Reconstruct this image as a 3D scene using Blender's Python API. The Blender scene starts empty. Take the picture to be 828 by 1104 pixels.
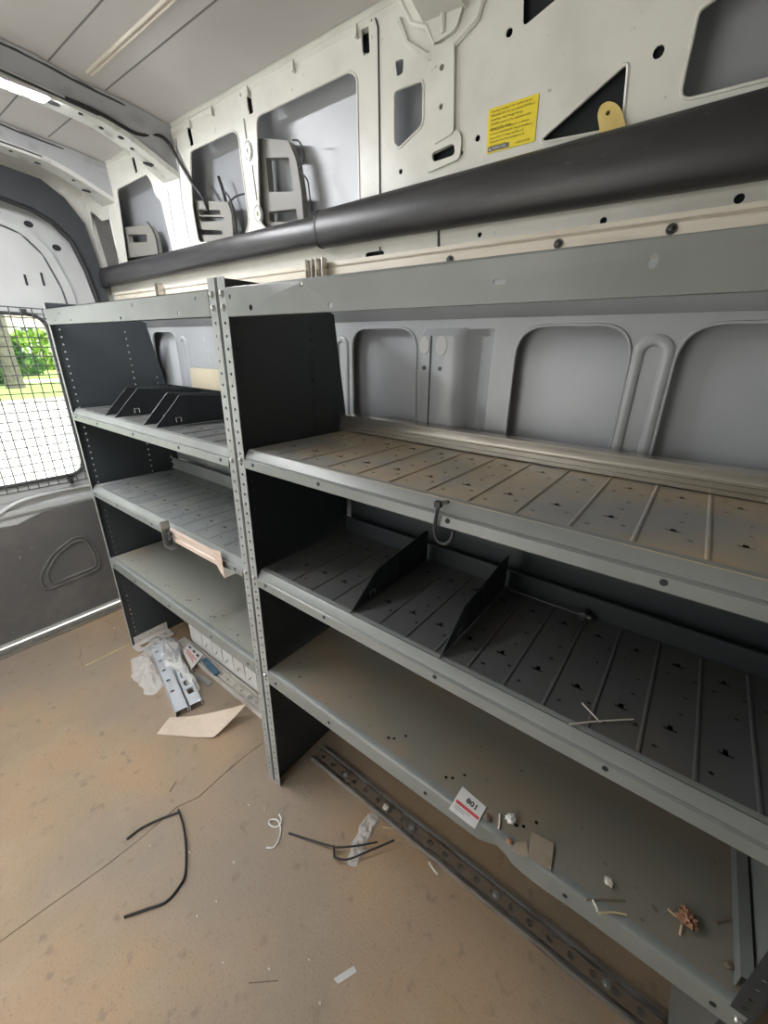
import bpy, math, random
from mathutils import Vector, noise
from mathutils.geometry import delaunay_2d_cdt
random.seed(7)
S = bpy.context.scene
COL = S.collection
PI = math.pi

# ------------------------------------------------------------------ camera
RIGHT = Vector((0.79439027, 0.60711851, 0.01874078))
DOWN = Vector((0.23905881, -0.2841375, -0.92850243))
FWD = Vector((-0.55838605, 0.74207345, -0.37085309))
FPX = 440.336
CAM = Vector((0, 0, 1.378))
cd = bpy.data.cameras.new('camera'); cam = bpy.data.objects.new('camera', cd); COL.objects.link(cam)
cd.sensor_fit = 'VERTICAL'; cd.sensor_height = 36; cd.sensor_width = 27
cd.lens = FPX / 1104 * 36; cd.clip_start = 0.02; cd.clip_end = 400
m = cam.matrix_world.copy()
for i in range(3):
    m[i][0] = RIGHT[i]; m[i][1] = -DOWN[i]; m[i][2] = -FWD[i]; m[i][3] = CAM[i]
cam.matrix_world = m
S.camera = cam

def ray(px, py):
    return RIGHT * ((px - 414) / FPX) + DOWN * ((py - 552) / FPX) + FWD
def at(px, py, ax, val):                      # survey point of the photo on the plane axis = val
    r = ray(px, py); return CAM + r * ((val - CAM[ax]) / r[ax])
def fl(px, py, z=0.0): return at(px, py, 2, z)
# slanted upper side wall:  y = UY - US * (z - 1.6)
UY, US = 0.945, 0.10
def up(px, py, off=0.0):                      # point of the photo on the upper wall -> (x, z)
    r = ray(px, py); t = (UY + off + US * 1.6 - US * CAM.z) / (r.y + US * r.z)
    p = CAM + r * t; return (p.x, p.z)
def uy(z, off=0.0): return UY + off - US * (z - 1.6)

# ------------------------------------------------------------------ materials
def mat(name, col, rough=0.5, metal=0.0, nscale=0, ncol=None, nlo=0.4, nhi=0.65, bump=0, bscale=60, spec=0.5,
        second=None, emit=0, alpha=1.0, detail=6, stretch=None, trans=0):
    mm = bpy.data.materials.new(name); mm.use_nodes = True
    nt = mm.node_tree; b = nt.nodes['Principled BSDF']; L = nt.links.new
    b.inputs['Base Color'].default_value = (*col, 1); b.inputs['Roughness'].default_value = rough
    b.inputs['Metallic'].default_value = metal; b.inputs['Specular IOR Level'].default_value = spec
    b.inputs['Alpha'].default_value = alpha; b.inputs['Transmission Weight'].default_value = trans
    if emit:
        b.inputs['Emission Color'].default_value = (*col, 1); b.inputs['Emission Strength'].default_value = emit
    tc = nt.nodes.new('ShaderNodeTexCoord'); src = tc.outputs['Object']
    if stretch:
        mp = nt.nodes.new('ShaderNodeMapping'); mp.inputs['Scale'].default_value = stretch
        L(src, mp.inputs['Vector']); src = mp.outputs['Vector']
    cur = None
    def layer(prev, scale, c, lo, hi):
        n = nt.nodes.new('ShaderNodeTexNoise'); n.inputs['Scale'].default_value = scale; n.inputs['Detail'].default_value = detail
        L(src, n.inputs['Vector'])
        r = nt.nodes.new('ShaderNodeMapRange'); r.inputs['From Min'].default_value = lo; r.inputs['From Max'].default_value = hi
        L(n.outputs['Fac'], r.inputs['Value'])
        mx = nt.nodes.new('ShaderNodeMix'); mx.data_type = 'RGBA'
        L(r.outputs['Result'], mx.inputs['Factor'])
        if prev is None: mx.inputs['A'].default_value = (*col, 1)
        else: L(prev, mx.inputs['A'])
        mx.inputs['B'].default_value = (*c, 1)
        return mx.outputs['Result']
    if nscale: cur = layer(cur, nscale, ncol, nlo, nhi)
    for s in (second or []): cur = layer(cur, *s)
    if cur: L(cur, b.inputs['Base Color'])
    if bump:
        n = nt.nodes.new('ShaderNodeTexNoise'); n.inputs['Scale'].default_value = bscale; n.inputs['Detail'].default_value = 4
        L(src, n.inputs['Vector'])
        bp = nt.nodes.new('ShaderNodeBump'); bp.inputs['Strength'].default_value = bump; bp.inputs['Distance'].default_value = 0.004
        L(n.outputs['Fac'], bp.inputs['Height']); L(bp.outputs['Normal'], b.inputs['Normal'])
    return mm

def glassmat(name, tint, gl=0.06):
    mm = bpy.data.materials.new(name); mm.use_nodes = True; nt = mm.node_tree
    nt.nodes.remove(nt.nodes['Principled BSDF']); o = nt.nodes['Material Output']
    t = nt.nodes.new('ShaderNodeBsdfTransparent'); t.inputs['Color'].default_value = (*tint, 1)
    g = nt.nodes.new('ShaderNodeBsdfGlossy'); g.inputs['Roughness'].default_value = 0.03
    x = nt.nodes.new('ShaderNodeMixShader'); x.inputs['Fac'].default_value = gl
    nt.links.new(t.outputs[0], x.inputs[1]); nt.links.new(g.outputs[0], x.inputs[2]); nt.links.new(x.outputs[0], o.inputs['Surface'])
    return mm

M = {}
M['white'] = mat('van_white_paint', (0.70, 0.695, 0.64), 0.30, nscale=9, ncol=(0.60, 0.595, 0.545), nlo=0.45, nhi=0.7,
                 second=[(70, (0.30, 0.29, 0.26), 0.70, 0.76)])
M['skin'] = mat('van_grey_primer', (0.36, 0.375, 0.40), 0.30, nscale=4, ncol=(0.33, 0.34, 0.36), nlo=0.4, nhi=0.65)
M['lower'] = mat('van_lower_grey', (0.33, 0.345, 0.36), 0.32, nscale=5, ncol=(0.29, 0.30, 0.31), nlo=0.4, nhi=0.7)
M['roof'] = mat('roof_grey', (0.58, 0.55, 0.535), 0.38, nscale=3, ncol=(0.53, 0.50, 0.48), nlo=0.4, nhi=0.65)
M['bow'] = mat('bow_grey', (0.40, 0.41, 0.42), 0.35, nscale=20, ncol=(0.33, 0.33, 0.33), nlo=0.5, nhi=0.7)
M['bowlip'] = mat('bow_lip_light', (0.60, 0.60, 0.56), 0.35, nscale=25, ncol=(0.40, 0.39, 0.36), nlo=0.55, nhi=0.72)
M['sealer'] = mat('grey_sealer', (0.20, 0.19, 0.185), 0.6)
M['plug'] = mat('grey_plug', (0.40, 0.40, 0.39), 0.5)
M['brk'] = mat('bracket_grey', (0.22, 0.215, 0.195), 0.5)
M['board'] = mat('beige_board', (0.50, 0.45, 0.33), 0.7, nscale=8, ncol=(0.44, 0.39, 0.28), nlo=0.4, nhi=0.7)
M['black'] = mat('black_rubber', (0.018, 0.018, 0.02), 0.6)
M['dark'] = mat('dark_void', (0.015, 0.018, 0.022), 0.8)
M['trimblk'] = mat('scuffed_black_plastic', (0.026, 0.026, 0.028), 0.38, nscale=6, ncol=(0.05, 0.048, 0.046), nlo=0.45, nhi=0.75,
                   stretch=(1, 6, 6), second=[(45, (0.13, 0.125, 0.12), 0.68, 0.8)])
M['seal'] = mat('door_seal_black', (0.05, 0.053, 0.058), 0.6)
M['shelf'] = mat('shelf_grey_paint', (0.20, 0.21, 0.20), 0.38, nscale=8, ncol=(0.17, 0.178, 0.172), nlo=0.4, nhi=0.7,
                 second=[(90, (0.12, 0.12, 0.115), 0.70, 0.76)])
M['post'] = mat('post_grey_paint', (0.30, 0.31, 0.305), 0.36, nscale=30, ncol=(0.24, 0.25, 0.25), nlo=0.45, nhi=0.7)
M['panel'] = mat('shaded_panel_paint', (0.034, 0.040, 0.044), 0.40, nscale=4, ncol=(0.028, 0.034, 0.037), nlo=0.4, nhi=0.7)  # shelf paint with end panel shade put into it; dividers share it
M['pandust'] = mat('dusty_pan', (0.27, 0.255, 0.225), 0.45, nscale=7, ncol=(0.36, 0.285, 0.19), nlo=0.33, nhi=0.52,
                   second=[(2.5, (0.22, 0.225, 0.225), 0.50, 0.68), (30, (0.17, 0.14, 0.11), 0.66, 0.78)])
M['panshade'] = mat('shaded_pan', (0.085, 0.088, 0.088), 0.45, nscale=8, ncol=(0.105, 0.098, 0.085), nlo=0.5, nhi=0.75)  # pan paint darkened to hold shade of dividers and shelf above
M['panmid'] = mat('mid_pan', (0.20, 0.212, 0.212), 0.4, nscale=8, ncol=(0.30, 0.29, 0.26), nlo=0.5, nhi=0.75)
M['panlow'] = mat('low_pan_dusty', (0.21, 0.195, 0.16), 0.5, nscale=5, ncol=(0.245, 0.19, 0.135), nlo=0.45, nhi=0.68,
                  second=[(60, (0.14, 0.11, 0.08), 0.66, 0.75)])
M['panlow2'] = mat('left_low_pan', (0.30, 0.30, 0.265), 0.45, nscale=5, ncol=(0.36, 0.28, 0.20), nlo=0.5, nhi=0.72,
                   second=[(60, (0.18, 0.15, 0.11), 0.66, 0.75)])
M['floor'] = mat('brown_floor', (0.37, 0.25, 0.15), 0.62, nscale=2.2, ncol=(0.30, 0.225, 0.155), nlo=0.4, nhi=0.62, bump=0.25, bscale=160,
                 second=[(9, (0.36, 0.265, 0.175), 0.5, 0.7), (1.1, (0.27, 0.215, 0.165), 0.48, 0.66), (160, (0.24, 0.17, 0.11), 0.56, 0.76), (24, (0.22, 0.165, 0.115), 0.60, 0.74)])
M['alu'] = mat('brushed_aluminium', (0.58, 0.55, 0.50), 0.26, 0.85, nscale=14, ncol=(0.46, 0.43, 0.38), nlo=0.45, nhi=0.75, stretch=(0.5, 8, 8))
M['cream'] = mat('cream_rail', (0.62, 0.57, 0.48), 0.4, nscale=12, ncol=(0.50, 0.45, 0.37), nlo=0.5, nhi=0.7, stretch=(0.6, 6, 6))
M['track'] = mat('worn_track', (0.33, 0.31, 0.29), 0.42, 0.7, nscale=20, ncol=(0.17, 0.14, 0.11), nlo=0.45, nhi=0.7, stretch=(0.6, 5, 5))
M['tracklight'] = mat('pale_track', (0.66, 0.62, 0.58), 0.4, 0.3, nscale=20, ncol=(0.45, 0.40, 0.36), nlo=0.5, nhi=0.7, stretch=(0.6, 5, 5))
M['bolt'] = mat('zinc_bolt', (0.45, 0.45, 0.44), 0.32, 0.8)
M['darkbolt'] = mat('dark_bolt', (0.06, 0.06, 0.06), 0.4, 0.5)
M['yellow'] = mat('yellow_label', (0.82, 0.66, 0.02), 0.45)
M['yink'] = mat('label_ink', (0.10, 0.075, 0.01), 0.6)
M['greybar'] = mat('label_bar', (0.13, 0.12, 0.11), 0.5)
M['paleink'] = mat('label_pale', (0.72, 0.70, 0.64), 0.5)
M['foam'] = mat('yellow_foam', (0.72, 0.56, 0.20), 0.7, nscale=40, ncol=(0.62, 0.46, 0.15), nlo=0.45, nhi=0.7)
M['paper'] = mat('white_paper', (0.72, 0.71, 0.69), 0.6)
M['red'] = mat('red_print', (0.62, 0.08, 0.09), 0.6)
M['ink'] = mat('black_print', (0.04, 0.04, 0.045), 0.6)
M['kraft'] = mat('pale_kraft', (0.60, 0.50, 0.40), 0.65, nscale=18, ncol=(0.52, 0.42, 0.32), nlo=0.45, nhi=0.7)
M['kraft2'] = mat('dusty_kraft', (0.36, 0.30, 0.23), 0.65, nscale=30, ncol=(0.30, 0.24, 0.17), nlo=0.45, nhi=0.7)
M['white2'] = mat('white_liner', (0.72, 0.71, 0.70), 0.45, nscale=14, ncol=(0.60, 0.58, 0.56), nlo=0.5, nhi=0.7)
M['steelwhite'] = mat('pale_galvanised', (0.66, 0.69, 0.74), 0.35, 0.25)
M['pink'] = mat('pale_anodised', (0.74, 0.60, 0.52), 0.38, 0.25, nscale=20, ncol=(0.55, 0.42, 0.35), nlo=0.5, nhi=0.7, stretch=(0.6, 8, 8))
M['blue'] = mat('blue_plastic', (0.06, 0.13, 0.20), 0.4)
M['wood'] = mat('straw_wood', (0.55, 0.44, 0.27), 0.6)
M['palechip'] = mat('pale_chip', (0.62, 0.57, 0.50), 0.6)
M['leaf'] = mat('dry_leaf', (0.36, 0.19, 0.11), 0.7, nscale=60, ncol=(0.24, 0.12, 0.07), nlo=0.4, nhi=0.65)
M['debris'] = mat('brown_debris', (0.16, 0.12, 0.085), 0.8)
M['plastic'] = mat('clear_bag', (0.86, 0.85, 0.83), 0.25, alpha=0.62, bump=0.6, bscale=45)
M['bubble'] = mat('bubble_film', (0.80, 0.79, 0.77), 0.2, alpha=0.5, bump=0.9, bscale=110)
M['tape'] = mat('clear_tape', (0.80, 0.79, 0.80), 0.15, alpha=0.55)
M['doorwhite'] = mat('door_grey_white', (0.53, 0.54, 0.535), 0.38, nscale=5, ncol=(0.48, 0.49, 0.485), nlo=0.4, nhi=0.65)
M['doordark'] = mat('door_lower_panel', (0.115, 0.112, 0.108), 0.5, nscale=9, ncol=(0.15, 0.14, 0.13), nlo=0.45, nhi=0.7, second=[(50, (0.20, 0.19, 0.18), 0.66, 0.78)])
M['glass'] = glassmat('window_glass', (0.92, 0.96, 0.94))
M['wire'] = mat('guard_wire', (0.10, 0.10, 0.10), 0.5, 0.3)
M['led'] = mat('led_light', (0.94, 0.95, 0.98), 0.3, emit=175)
M['lens'] = glassmat('lamp_lens', (0.95, 0.97, 1.0), 0.08)
M['road'] = mat('pale_road', (0.62, 0.61, 0.60), 0.85, nscale=3, ncol=(0.55, 0.54, 0.53), nlo=0.4, nhi=0.7)
M['kerb'] = mat('kerb_stone', (0.66, 0.65, 0.62), 0.85)
M['lawn'] = mat('lawn_green', (0.22, 0.34, 0.08), 0.9, nscale=1.5, ncol=(0.32, 0.42, 0.12), nlo=0.4, nhi=0.65)
M['bushm'] = mat('bush_green', (0.16, 0.30, 0.05), 0.8, nscale=3, ncol=(0.30, 0.42, 0.08), nlo=0.4, nhi=0.65)
M['bushd'] = mat('bush_dark', (0.07, 0.16, 0.06), 0.8, nscale=3, ncol=(0.13, 0.24, 0.08), nlo=0.4, nhi=0.65)
M['trunk'] = mat('bark', (0.13, 0.12, 0.10), 0.9, nscale=6, ncol=(0.09, 0.08, 0.065), nlo=0.4, nhi=0.65)
M['brick'] = mat('beige_siding', (0.55, 0.47, 0.40), 0.8)
M['hwin'] = mat('house_window_glass', (0.10, 0.13, 0.15), 0.1)
M['hwhite'] = mat('house_trim_white', (0.75, 0.75, 0.74), 0.6)
M['hroof'] = mat('house_roof', (0.20, 0.18, 0.17), 0.9)

# ------------------------------------------------------------------ mesh helpers
def pip(x, y, poly):
    c = False; j = len(poly) - 1
    for i in range(len(poly)):
        xi, yi = poly[i]; xj, yj = poly[j]
        if (yi > y) != (yj > y) and x < (xj - xi) * (y - yi) / (yj - yi) + xi: c = not c
        j = i
    return c
def circ(cx, cy, r, n=10, ry=None):
    ry = ry or r
    return [(cx + r * math.cos(2 * PI * i / n), cy + ry * math.sin(2 * PI * i / n)) for i in range(n)]
def rpoly(pts, r, n=4):
    out = []; k = len(pts)
    for i in range(k):
        p = Vector(pts[i]); a = Vector(pts[i - 1]); b = Vector(pts[(i + 1) % k])
        da = (a - p); db = (b - p); d = min(r, da.length * 0.45, db.length * 0.45)
        A = p + da.normalized() * d; B = p + db.normalized() * d
        for j in range(n + 1):
            t = j / n; q = A * (1 - t) ** 2 + p * 2 * t * (1 - t) + B * t * t; out.append((q.x, q.y))
    return out
def rrect(x0, x1, y0, y1, r, n=4): return rpoly([(x0, y0), (x1, y0), (x1, y1), (x0, y1)], r, n)
def keyhole(cx, cy, s=1.0):
    pts = [(-.011, -.004), (-.004, -.004), (-.003, .004), (.003, .004), (.004, -.004), (.011, -.004), (.008, -.009), (-.008, -.009)]
    return [(cx + a * s, cy + b * s) for a, b in pts][::-1]

class MB:
    def __init__(s): s.v = []; s.f = []
    def add(s, vs, fs):
        o = len(s.v); s.v += [tuple(v) for v in vs]; s.f += [tuple(i + o for i in f) for f in fs]; return s
    def box(s, x0, x1, y0, y1, z0, z1):
        return s.add([(x, y, z) for x in (x0, x1) for y in (y0, y1) for z in (z0, z1)],
                     [(0, 1, 3, 2), (4, 6, 7, 5), (0, 4, 5, 1), (2, 3, 7, 6), (0, 2, 6, 4), (1, 5, 7, 3)])
    def obox(s, c, a, b, n, ha, hb, hn):        # oriented box, half sizes
        c = Vector(c); a = Vector(a).normalized() * ha; b = Vector(b).normalized() * hb; n = Vector(n).normalized() * hn
        return s.add([c + a * i + b * j + n * k for i in (-1, 1) for j in (-1, 1) for k in (-1, 1)],
                     [(0, 1, 3, 2), (4, 6, 7, 5), (0, 4, 5, 1), (2, 3, 7, 6), (0, 2, 6, 4), (1, 5, 7, 3)])
    def tube(s, pts, r, n=8, closed=False, r2=None):
        pts = [Vector(p) for p in pts]; k = len(pts); rings = []; nrm = None
        for i, p in enumerate(pts):
            if closed: t = pts[(i + 1) % k] - pts[i - 1]
            else: t = pts[min(i + 1, k - 1)] - pts[max(i - 1, 0)]
            t.normalize()
            if nrm is None:
                nrm = Vector((0, 0, 1)) if abs(t.z) < 0.9 else Vector((1, 0, 0))
            nrm = (nrm - t * nrm.dot(t)).normalized(); b = t.cross(nrm)
            ri = r[i] if isinstance(r, (list, tuple)) else r
            rb = ri if r2 is None else r2
            rings.append([p + nrm * (ri * math.cos(2 * PI * j / n)) + b * (rb * math.sin(2 * PI * j / n)) for j in range(n)])
        vs = [q for R in rings for q in R]; fs = []
        for i in range(k if closed else k - 1):
            a = i * n; c = ((i + 1) % k) * n
            for j in range(n): fs.append((a + j, a + (j + 1) % n, c + (j + 1) % n, c + j))
        if not closed: fs += [tuple(range(n))[::-1], tuple(range((k - 1) * n, k * n))]
        return s.add(vs, fs)
    def sweep(s, prof, x0, x1, n=1, fn=None):   # closed (y, z) outline swept along x
        k = len(prof); vs = []; fs = []
        for i in range(n + 1):
            x = x0 + (x1 - x0) * i / n
            for a, b in prof:
                q = (x, a, b); vs.append(fn(*q) if fn else q)
        for i in range(n):
            for j in range(k): fs.append((i * k + j, i * k + (j + 1) % k, (i + 1) * k + (j + 1) % k, (i + 1) * k + j))
        fs += [tuple(range(k))[::-1], tuple(range(n * k, n * k + k))]
        return s.add(vs, fs)
    def plate(s, outer, holes, T, fn):
        loops = [outer] + list(holes); co = []; ed = []
        for lp in loops:
            o = len(co); co += [Vector(p) for p in lp]; ed += [(o + i, o + (i + 1) % len(lp)) for i in range(len(lp))]
        vo, _, fo, *_r = delaunay_2d_cdt(co, ed, [], 0, 1e-6)
        bb = [(min(p[0] for p in h), max(p[0] for p in h), min(p[1] for p in h), max(p[1] for p in h), h) for h in holes]
        keep = []
        for f in fo:
            cx = sum(vo[i].x for i in f) / len(f); cy = sum(vo[i].y for i in f) / len(f)
            if not pip(cx, cy, outer): continue
            if any(b[0] < cx < b[1] and b[2] < cy < b[3] and pip(cx, cy, b[4]) for b in bb): continue
            keep.append(tuple(f))
        s.add([fn(p.x, p.y, 0) for p in vo], keep)
        if T:
            s.add([fn(p.x, p.y, T) for p in vo], [f[::-1] for f in keep])
            for lp in loops:
                k = len(lp)
                s.add([fn(p[0], p[1], 0) for p in lp] + [fn(p[0], p[1], T) for p in lp], [(i, (i + 1) % k, k + (i + 1) % k, k + i) for i in range(k)])
        return s
    def cyl(s, p, ax, r, h, n=10, r2=None):
        p = Vector(p); ax = Vector(ax).normalized()
        return s.tube([p, p + ax * h], [r, r if r2 is None else r2], n)
    def dome(s, p, ax, r, h, n=8):
        p = Vector(p); ax = Vector(ax).normalized()
        return s.tube([p, p + ax * h * 0.5, p + ax * h * 0.85, p + ax * h], [r, r * 0.9, r * 0.6, r * 0.2], n)
    def build(s, name, m, parent=None, smooth=True, angle=35, extra=None):
        n0 = len(s.f)
        if extra: s.add(extra[0].v, extra[0].f)
        me = bpy.data.meshes.new(name); me.from_pydata(s.v, [], s.f)
        if extra: me.polygons.foreach_set('material_index', [0] * n0 + [1] * (len(s.f) - n0))
        me.update()
        import bmesh
        bm = bmesh.new(); bm.from_mesh(me); bmesh.ops.remove_doubles(bm, verts=bm.verts, dist=1e-5)
        bmesh.ops.recalc_face_normals(bm, faces=bm.faces); bm.to_mesh(me); bm.free()
        me.materials.append(m if not isinstance(m, str) else M[m])
        if extra: me.materials.append(M[extra[1]])
        if smooth:
            me.shade_smooth(); me.set_sharp_from_angle(angle=math.radians(angle))
        o = bpy.data.objects.new(name, me); COL.objects.link(o)
        if parent is not None:
            o.parent = parent
            o.matrix_parent_inverse = parent.matrix_world.inverted()
        return o

def tag(o, label=None, cat=None, group=None, kind=None):
    if label: o['label'] = label
    if cat: o['category'] = cat
    if group: o['group'] = group
    if kind: o['kind'] = kind
    return o
def empty(name, loc, label=None, cat=None, group=None, kind=None):
    o = bpy.data.objects.new(name, None); COL.objects.link(o); o.location = loc; o.empty_display_size = 0.05
    o.matrix_world.translation = Vector(loc)
    return tag(o, label, cat, group, kind)
def struct(o): o['kind'] = 'structure'; return o
def smoothpts(pts, n=6):
    pts = [Vector(p) for p in pts]; out = []
    for i in range(len(pts) - 1):
        p0 = pts[max(i - 1, 0)]; p1 = pts[i]; p2 = pts[i + 1]; p3 = pts[min(i + 2, len(pts) - 1)]
        for j in range(n):
            t = j / n
            out.append(0.5 * ((2 * p1) + (p2 - p0) * t + (2 * p0 - 5 * p1 + 4 * p2 - p3) * t * t + (3 * p1 - p0 - 3 * p2 + p3) * t ** 3))
    out.append(pts[-1]); return out
def text_mesh(body, size, fn, align='LEFT', spacing=1.0, bold=0.0):
    c = bpy.data.curves.new('t', 'FONT'); c.body = body; c.size = size; c.align_x = align; c.space_line = spacing; c.offset = bold
    c.resolution_u = 2
    o = bpy.data.objects.new('t', c); COL.objects.link(o)
    dg = bpy.context.evaluated_depsgraph_get(); me = bpy.data.meshes.new_from_object(o.evaluated_get(dg))
    mb = MB(); mb.add([fn(v.co.x, v.co.y) for v in me.vertices], [tuple(p.vertices) for p in me.polygons])
    bpy.data.objects.remove(o); bpy.data.curves.remove(c); bpy.data.meshes.remove(me)
    return mb
XZ = lambda y: (lambda u, v, w: (u, y + w, v))
XY = lambda z: (lambda u, v, w: (u, v, z - w))
YZ = lambda x: (lambda u, v, w: (x + w, u, v))

# ================================================================== SETTING
X0, X1 = -2.31, 1.30
# floor: two sheets with an open join
b = MB()
def sheet(a, c, wob0=None, wob1=None):
    ys = [-0.9 + i * 0.06 for i in range(31)]
    l0 = [((a if not wob0 else wob0(y)), y) for y in ys]; l1 = [((c if not wob1 else wob1(y)), y) for y in ys]
    b.plate(l0 + l1[::-1], [], 0.006, XY(0.0))
seam = lambda y: -1.035 + 0.012 * math.sin(y * 9) + 0.06 * (0.43 - y) * (-0.5) + (0.03 if y > 0.3 else 0)
sheet(X0, 0, None, lambda y: seam(y) - 0.0012); sheet(0, X1, lambda y: seam(y) + 0.0012, None)
fo = struct(b.build('floor', 'floor', angle=60))
b = MB(); b.box(X0, X1, -0.9, 0.98, -0.035, -0.0065); struct(b.build('floor_base', 'debris', fo))
b = MB()
crack = [(455, 790), (470, 850), (480, 900), (473, 945), (495, 975)]
for pts in ([(455 / 5.52, 540 + 790 / 5.52), (470 / 5.52, 540 + 850 / 5.52), (482 / 5.52, 540 + 900 / 5.52), (473 / 5.52, 540 + 945 / 5.52), (495 / 5.52, 540 + 975 / 5.52)],
            [(112, 668), (120, 673), (124, 678)], [(124, 680), (124, 691)], [(183, 854), (190, 842)], [(268, 1060), (300, 1057)]):
    b.tube([fl(*p, 0.0008) for p in pts], 0.0016, 5, r2=0.0008)
struct(b.build('floor_scratch', 'debris', fo))

# ceiling skin with lengthwise pressed seams
def ceil_z(y): return 2.068 - 0.045 * (abs(y) / 0.885) ** 2.2
ys = [0.888 * (1 - 2 * i / 60) for i in range(61)]
prof = [(y, ceil_z(y)) for y in ys] + [(y, ceil_z(y) + 0.004) for y in ys[::-1]]
ce = struct(MB().sweep(prof, -2.36, X1).build('ceiling', 'roof', angle=60))
b = MB()
for y in (0.585, 0.715, 0.33, 0.05, -0.3):
    for (xa, xb) in ((-1.55, 0.55), (-2.03, -1.70)):
        b.sweep([(y - .002, ceil_z(y) + .0005), (y - .002, ceil_z(y) - .0006), (y + .002, ceil_z(y) - .0006), (y + .002, ceil_z(y) + .0005)], xa, xb)
struct(b.build('roof_seam', 'sealer', ce))
b = MB()
y = 0.662
b.sweep([(y - .009, ceil_z(y) + .001), (y - .007, ceil_z(y) - .005), (y - .004, ceil_z(y) - .005), (y - .002, ceil_z(y) - .0015), (y + .002, ceil_z(y) - .0015), (y + .004, ceil_z(y) - .005), (y + .007, ceil_z(y) - .005), (y + .009, ceil_z(y) + .001)], -1.51, 0.4)
struct(b.build('roof_stiffener', 'cream', ce))

# roof bows (hat sections that follow the roof and flare into the side wall)
def bow(x, w, dz, holes, flare=1.1, mats=('bow', 'bowlip')):
    e = bpy.data.objects.new('roof_bow', None); COL.objects.link(e); e.parent = ce; struct(e)
    N = 34; P = [[], []]
    def wave(y): return 0.007 * math.sin(y * 26) * (1 if y > 0.3 else 0.3)
    for which in (0, 1):
        vs = []; fs = []
        for i in range(N + 1):
            y = -0.86 + 1.785 * i / N
            zc = ceil_z(min(abs(y), 0.885)); fl_ = max(0, (y - 0.70) / 0.22)
            drop = dz * (1 + flare * fl_ ** 1.5); ww = w * (1 + 0.3 * fl_ ** 2)
            yb = y
            if which == 0: sec = [(x + ww + .02 + wave(y), zc - .002), (x + ww + wave(y) * .6, zc - .018), (x + ww - .012, zc - drop + .012), (x + ww - .018, zc - drop + .012), (x + ww - .006 + wave(y) * .6, zc - .012)]
            else: sec = [(x + ww - .008, zc - drop + .014), (x + ww - .014, zc - drop), (x - ww + .01, zc - drop + .004), (x - ww - .004, zc - .02), (x - ww - .024, zc - .002), (x - ww + .006, zc - drop + .014)]
            vs += [(a, yb, c) for a, c in sec]; k = len(sec)
        for i in range(N):
            for j in range(k): fs.append((i * k + j, i * k + (j + 1) % k, (i + 1) * k + (j + 1) % k, (i + 1) * k + j))
        struct(MB().add(vs, fs).build('bow_web' if which == 0 else 'bow_lip', mats[which], e, angle=40))
    b = MB()
    for (dx, y, a, c) in holes:
        fl_ = max(0, (y - 0.70) / 0.22); z = ceil_z(y) - dz * (1 + 1.1 * fl_ ** 1.5)
        b.plate(circ(x + dx, y, a, 12, c), [], 0.003, XY(z + 0.0018))
    struct(b.build('bow_hole_plug', 'black', e))  # black discs: some real plugs, others paint the darkness of holes
    b = MB()
    b.tube([(x + w + .012 + wave(-.8 + k * .06) * .7, -.8 + k * .06, ceil_z(-.8 + k * .06) - .006) for k in range(28)], 0.004, 6)
    b.tube([(x + w - .013, .3 + k * .05, ceil_z(.3 + k * .05) - dz + .010) for k in range(9)], 0.0045, 6)
    struct(b.build('bow_sealer', 'seal', e))
    return e
bow(-1.625, 0.05, 0.062, [(.01, .60, .010, .016), (.02, .66, .006, .006), (-.005, .72, .006, .006), (.015, .765, .008, .010), (0, .80, .006, .006), (-.005, .855, .012, .026)])
bow(-2.13, 0.055, 0.058, [(.01, .52, .008, .014), (.015, .62, .005, .005), (-.01, .70, .006, .010), (.01, .80, .006, .006), (.0, .85, .010, .026)])
bow(-0.56, 0.045, 0.05, [(0, .8, .01, .02)], .3, ('white', 'white'))
bow(0.55, 0.05, 0.062, [(0, .8, .01, .02)])

# ---- right hand side wall: outer skin, inner pressing with openings, pillars
wr = MB()
prof = [(1.02, -.02), (1.035, .4), (1.0, .8), (.988, 1.2), (.988, 1.42), (1.005, 1.5), (1.005, 1.75), (.975, 1.95), (.935, 2.05), (.94, 2.06), (.99, 1.96), (1.02, 1.75), (1.04, 1.5), (1.055, 1.2), (1.06, .8), (1.05, .4), (1.035, -.02)]
wr.sweep(prof, -2.36, X1)
WR = struct(wr.build('wall_right', 'skin', angle=60))
# upper inner panel
U = lambda L, r=0.012, n=4: rpoly([up(*p) for p in L], r, n)
c8 = lambda L: [(x / 4.14, 100 + y / 4.14) for x, y in L]
c7 = lambda L: [(180 + x / 4.6, 100 + y / 4.6) for x, y in L]
O = []
O.append(U([(96.6, 226.8), (103.9, 231.6), (109.9, 237.7), (118.4, 235.3), (129.2, 284), (121, 290), (106, 290)], .01))
O.append(U([(125.6, 203.9), (158.2, 187), (164, 196.6), (168, 211), (174, 216), (188, 276), (137, 284)], .018))
O.append(U([(205, 163), (210.4, 159.8), (251.7, 140.2), (257.2, 145.7), (259.3, 165), (269, 240), (262, 262), (214, 262), (207, 222)], .018))
O.append(U([(276.5, 125), (287, 120), (377, 76), (385, 82), (388, 230), (340, 240), (290, 250), (280, 240), (277, 150)], .02))
O.append(U([(426, 66), (435, 63), (434.5, 78.5), (428, 83)], .004))
O.append(U([(424.6, 97.5), (455, 86), (456.8, 92), (456.3, 135), (430, 160.4), (424.8, 154.6)], .012))
O.append(U([(466, 167), (490, 155), (493, 157), (491, 170), (472, 176), (466, 175)], .012))
O.append(U([(583, 150), (678, 65), (672, 131), (660, 140), (586, 154)], .010))
O.append(U([(565, -40), (564, 29), (625, -22), (625, -40)], .008))
O.append(U([(753, 11), (768, 0), (860, -60), (930, -60), (930, 60), (731, 110)], .018))
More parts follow.
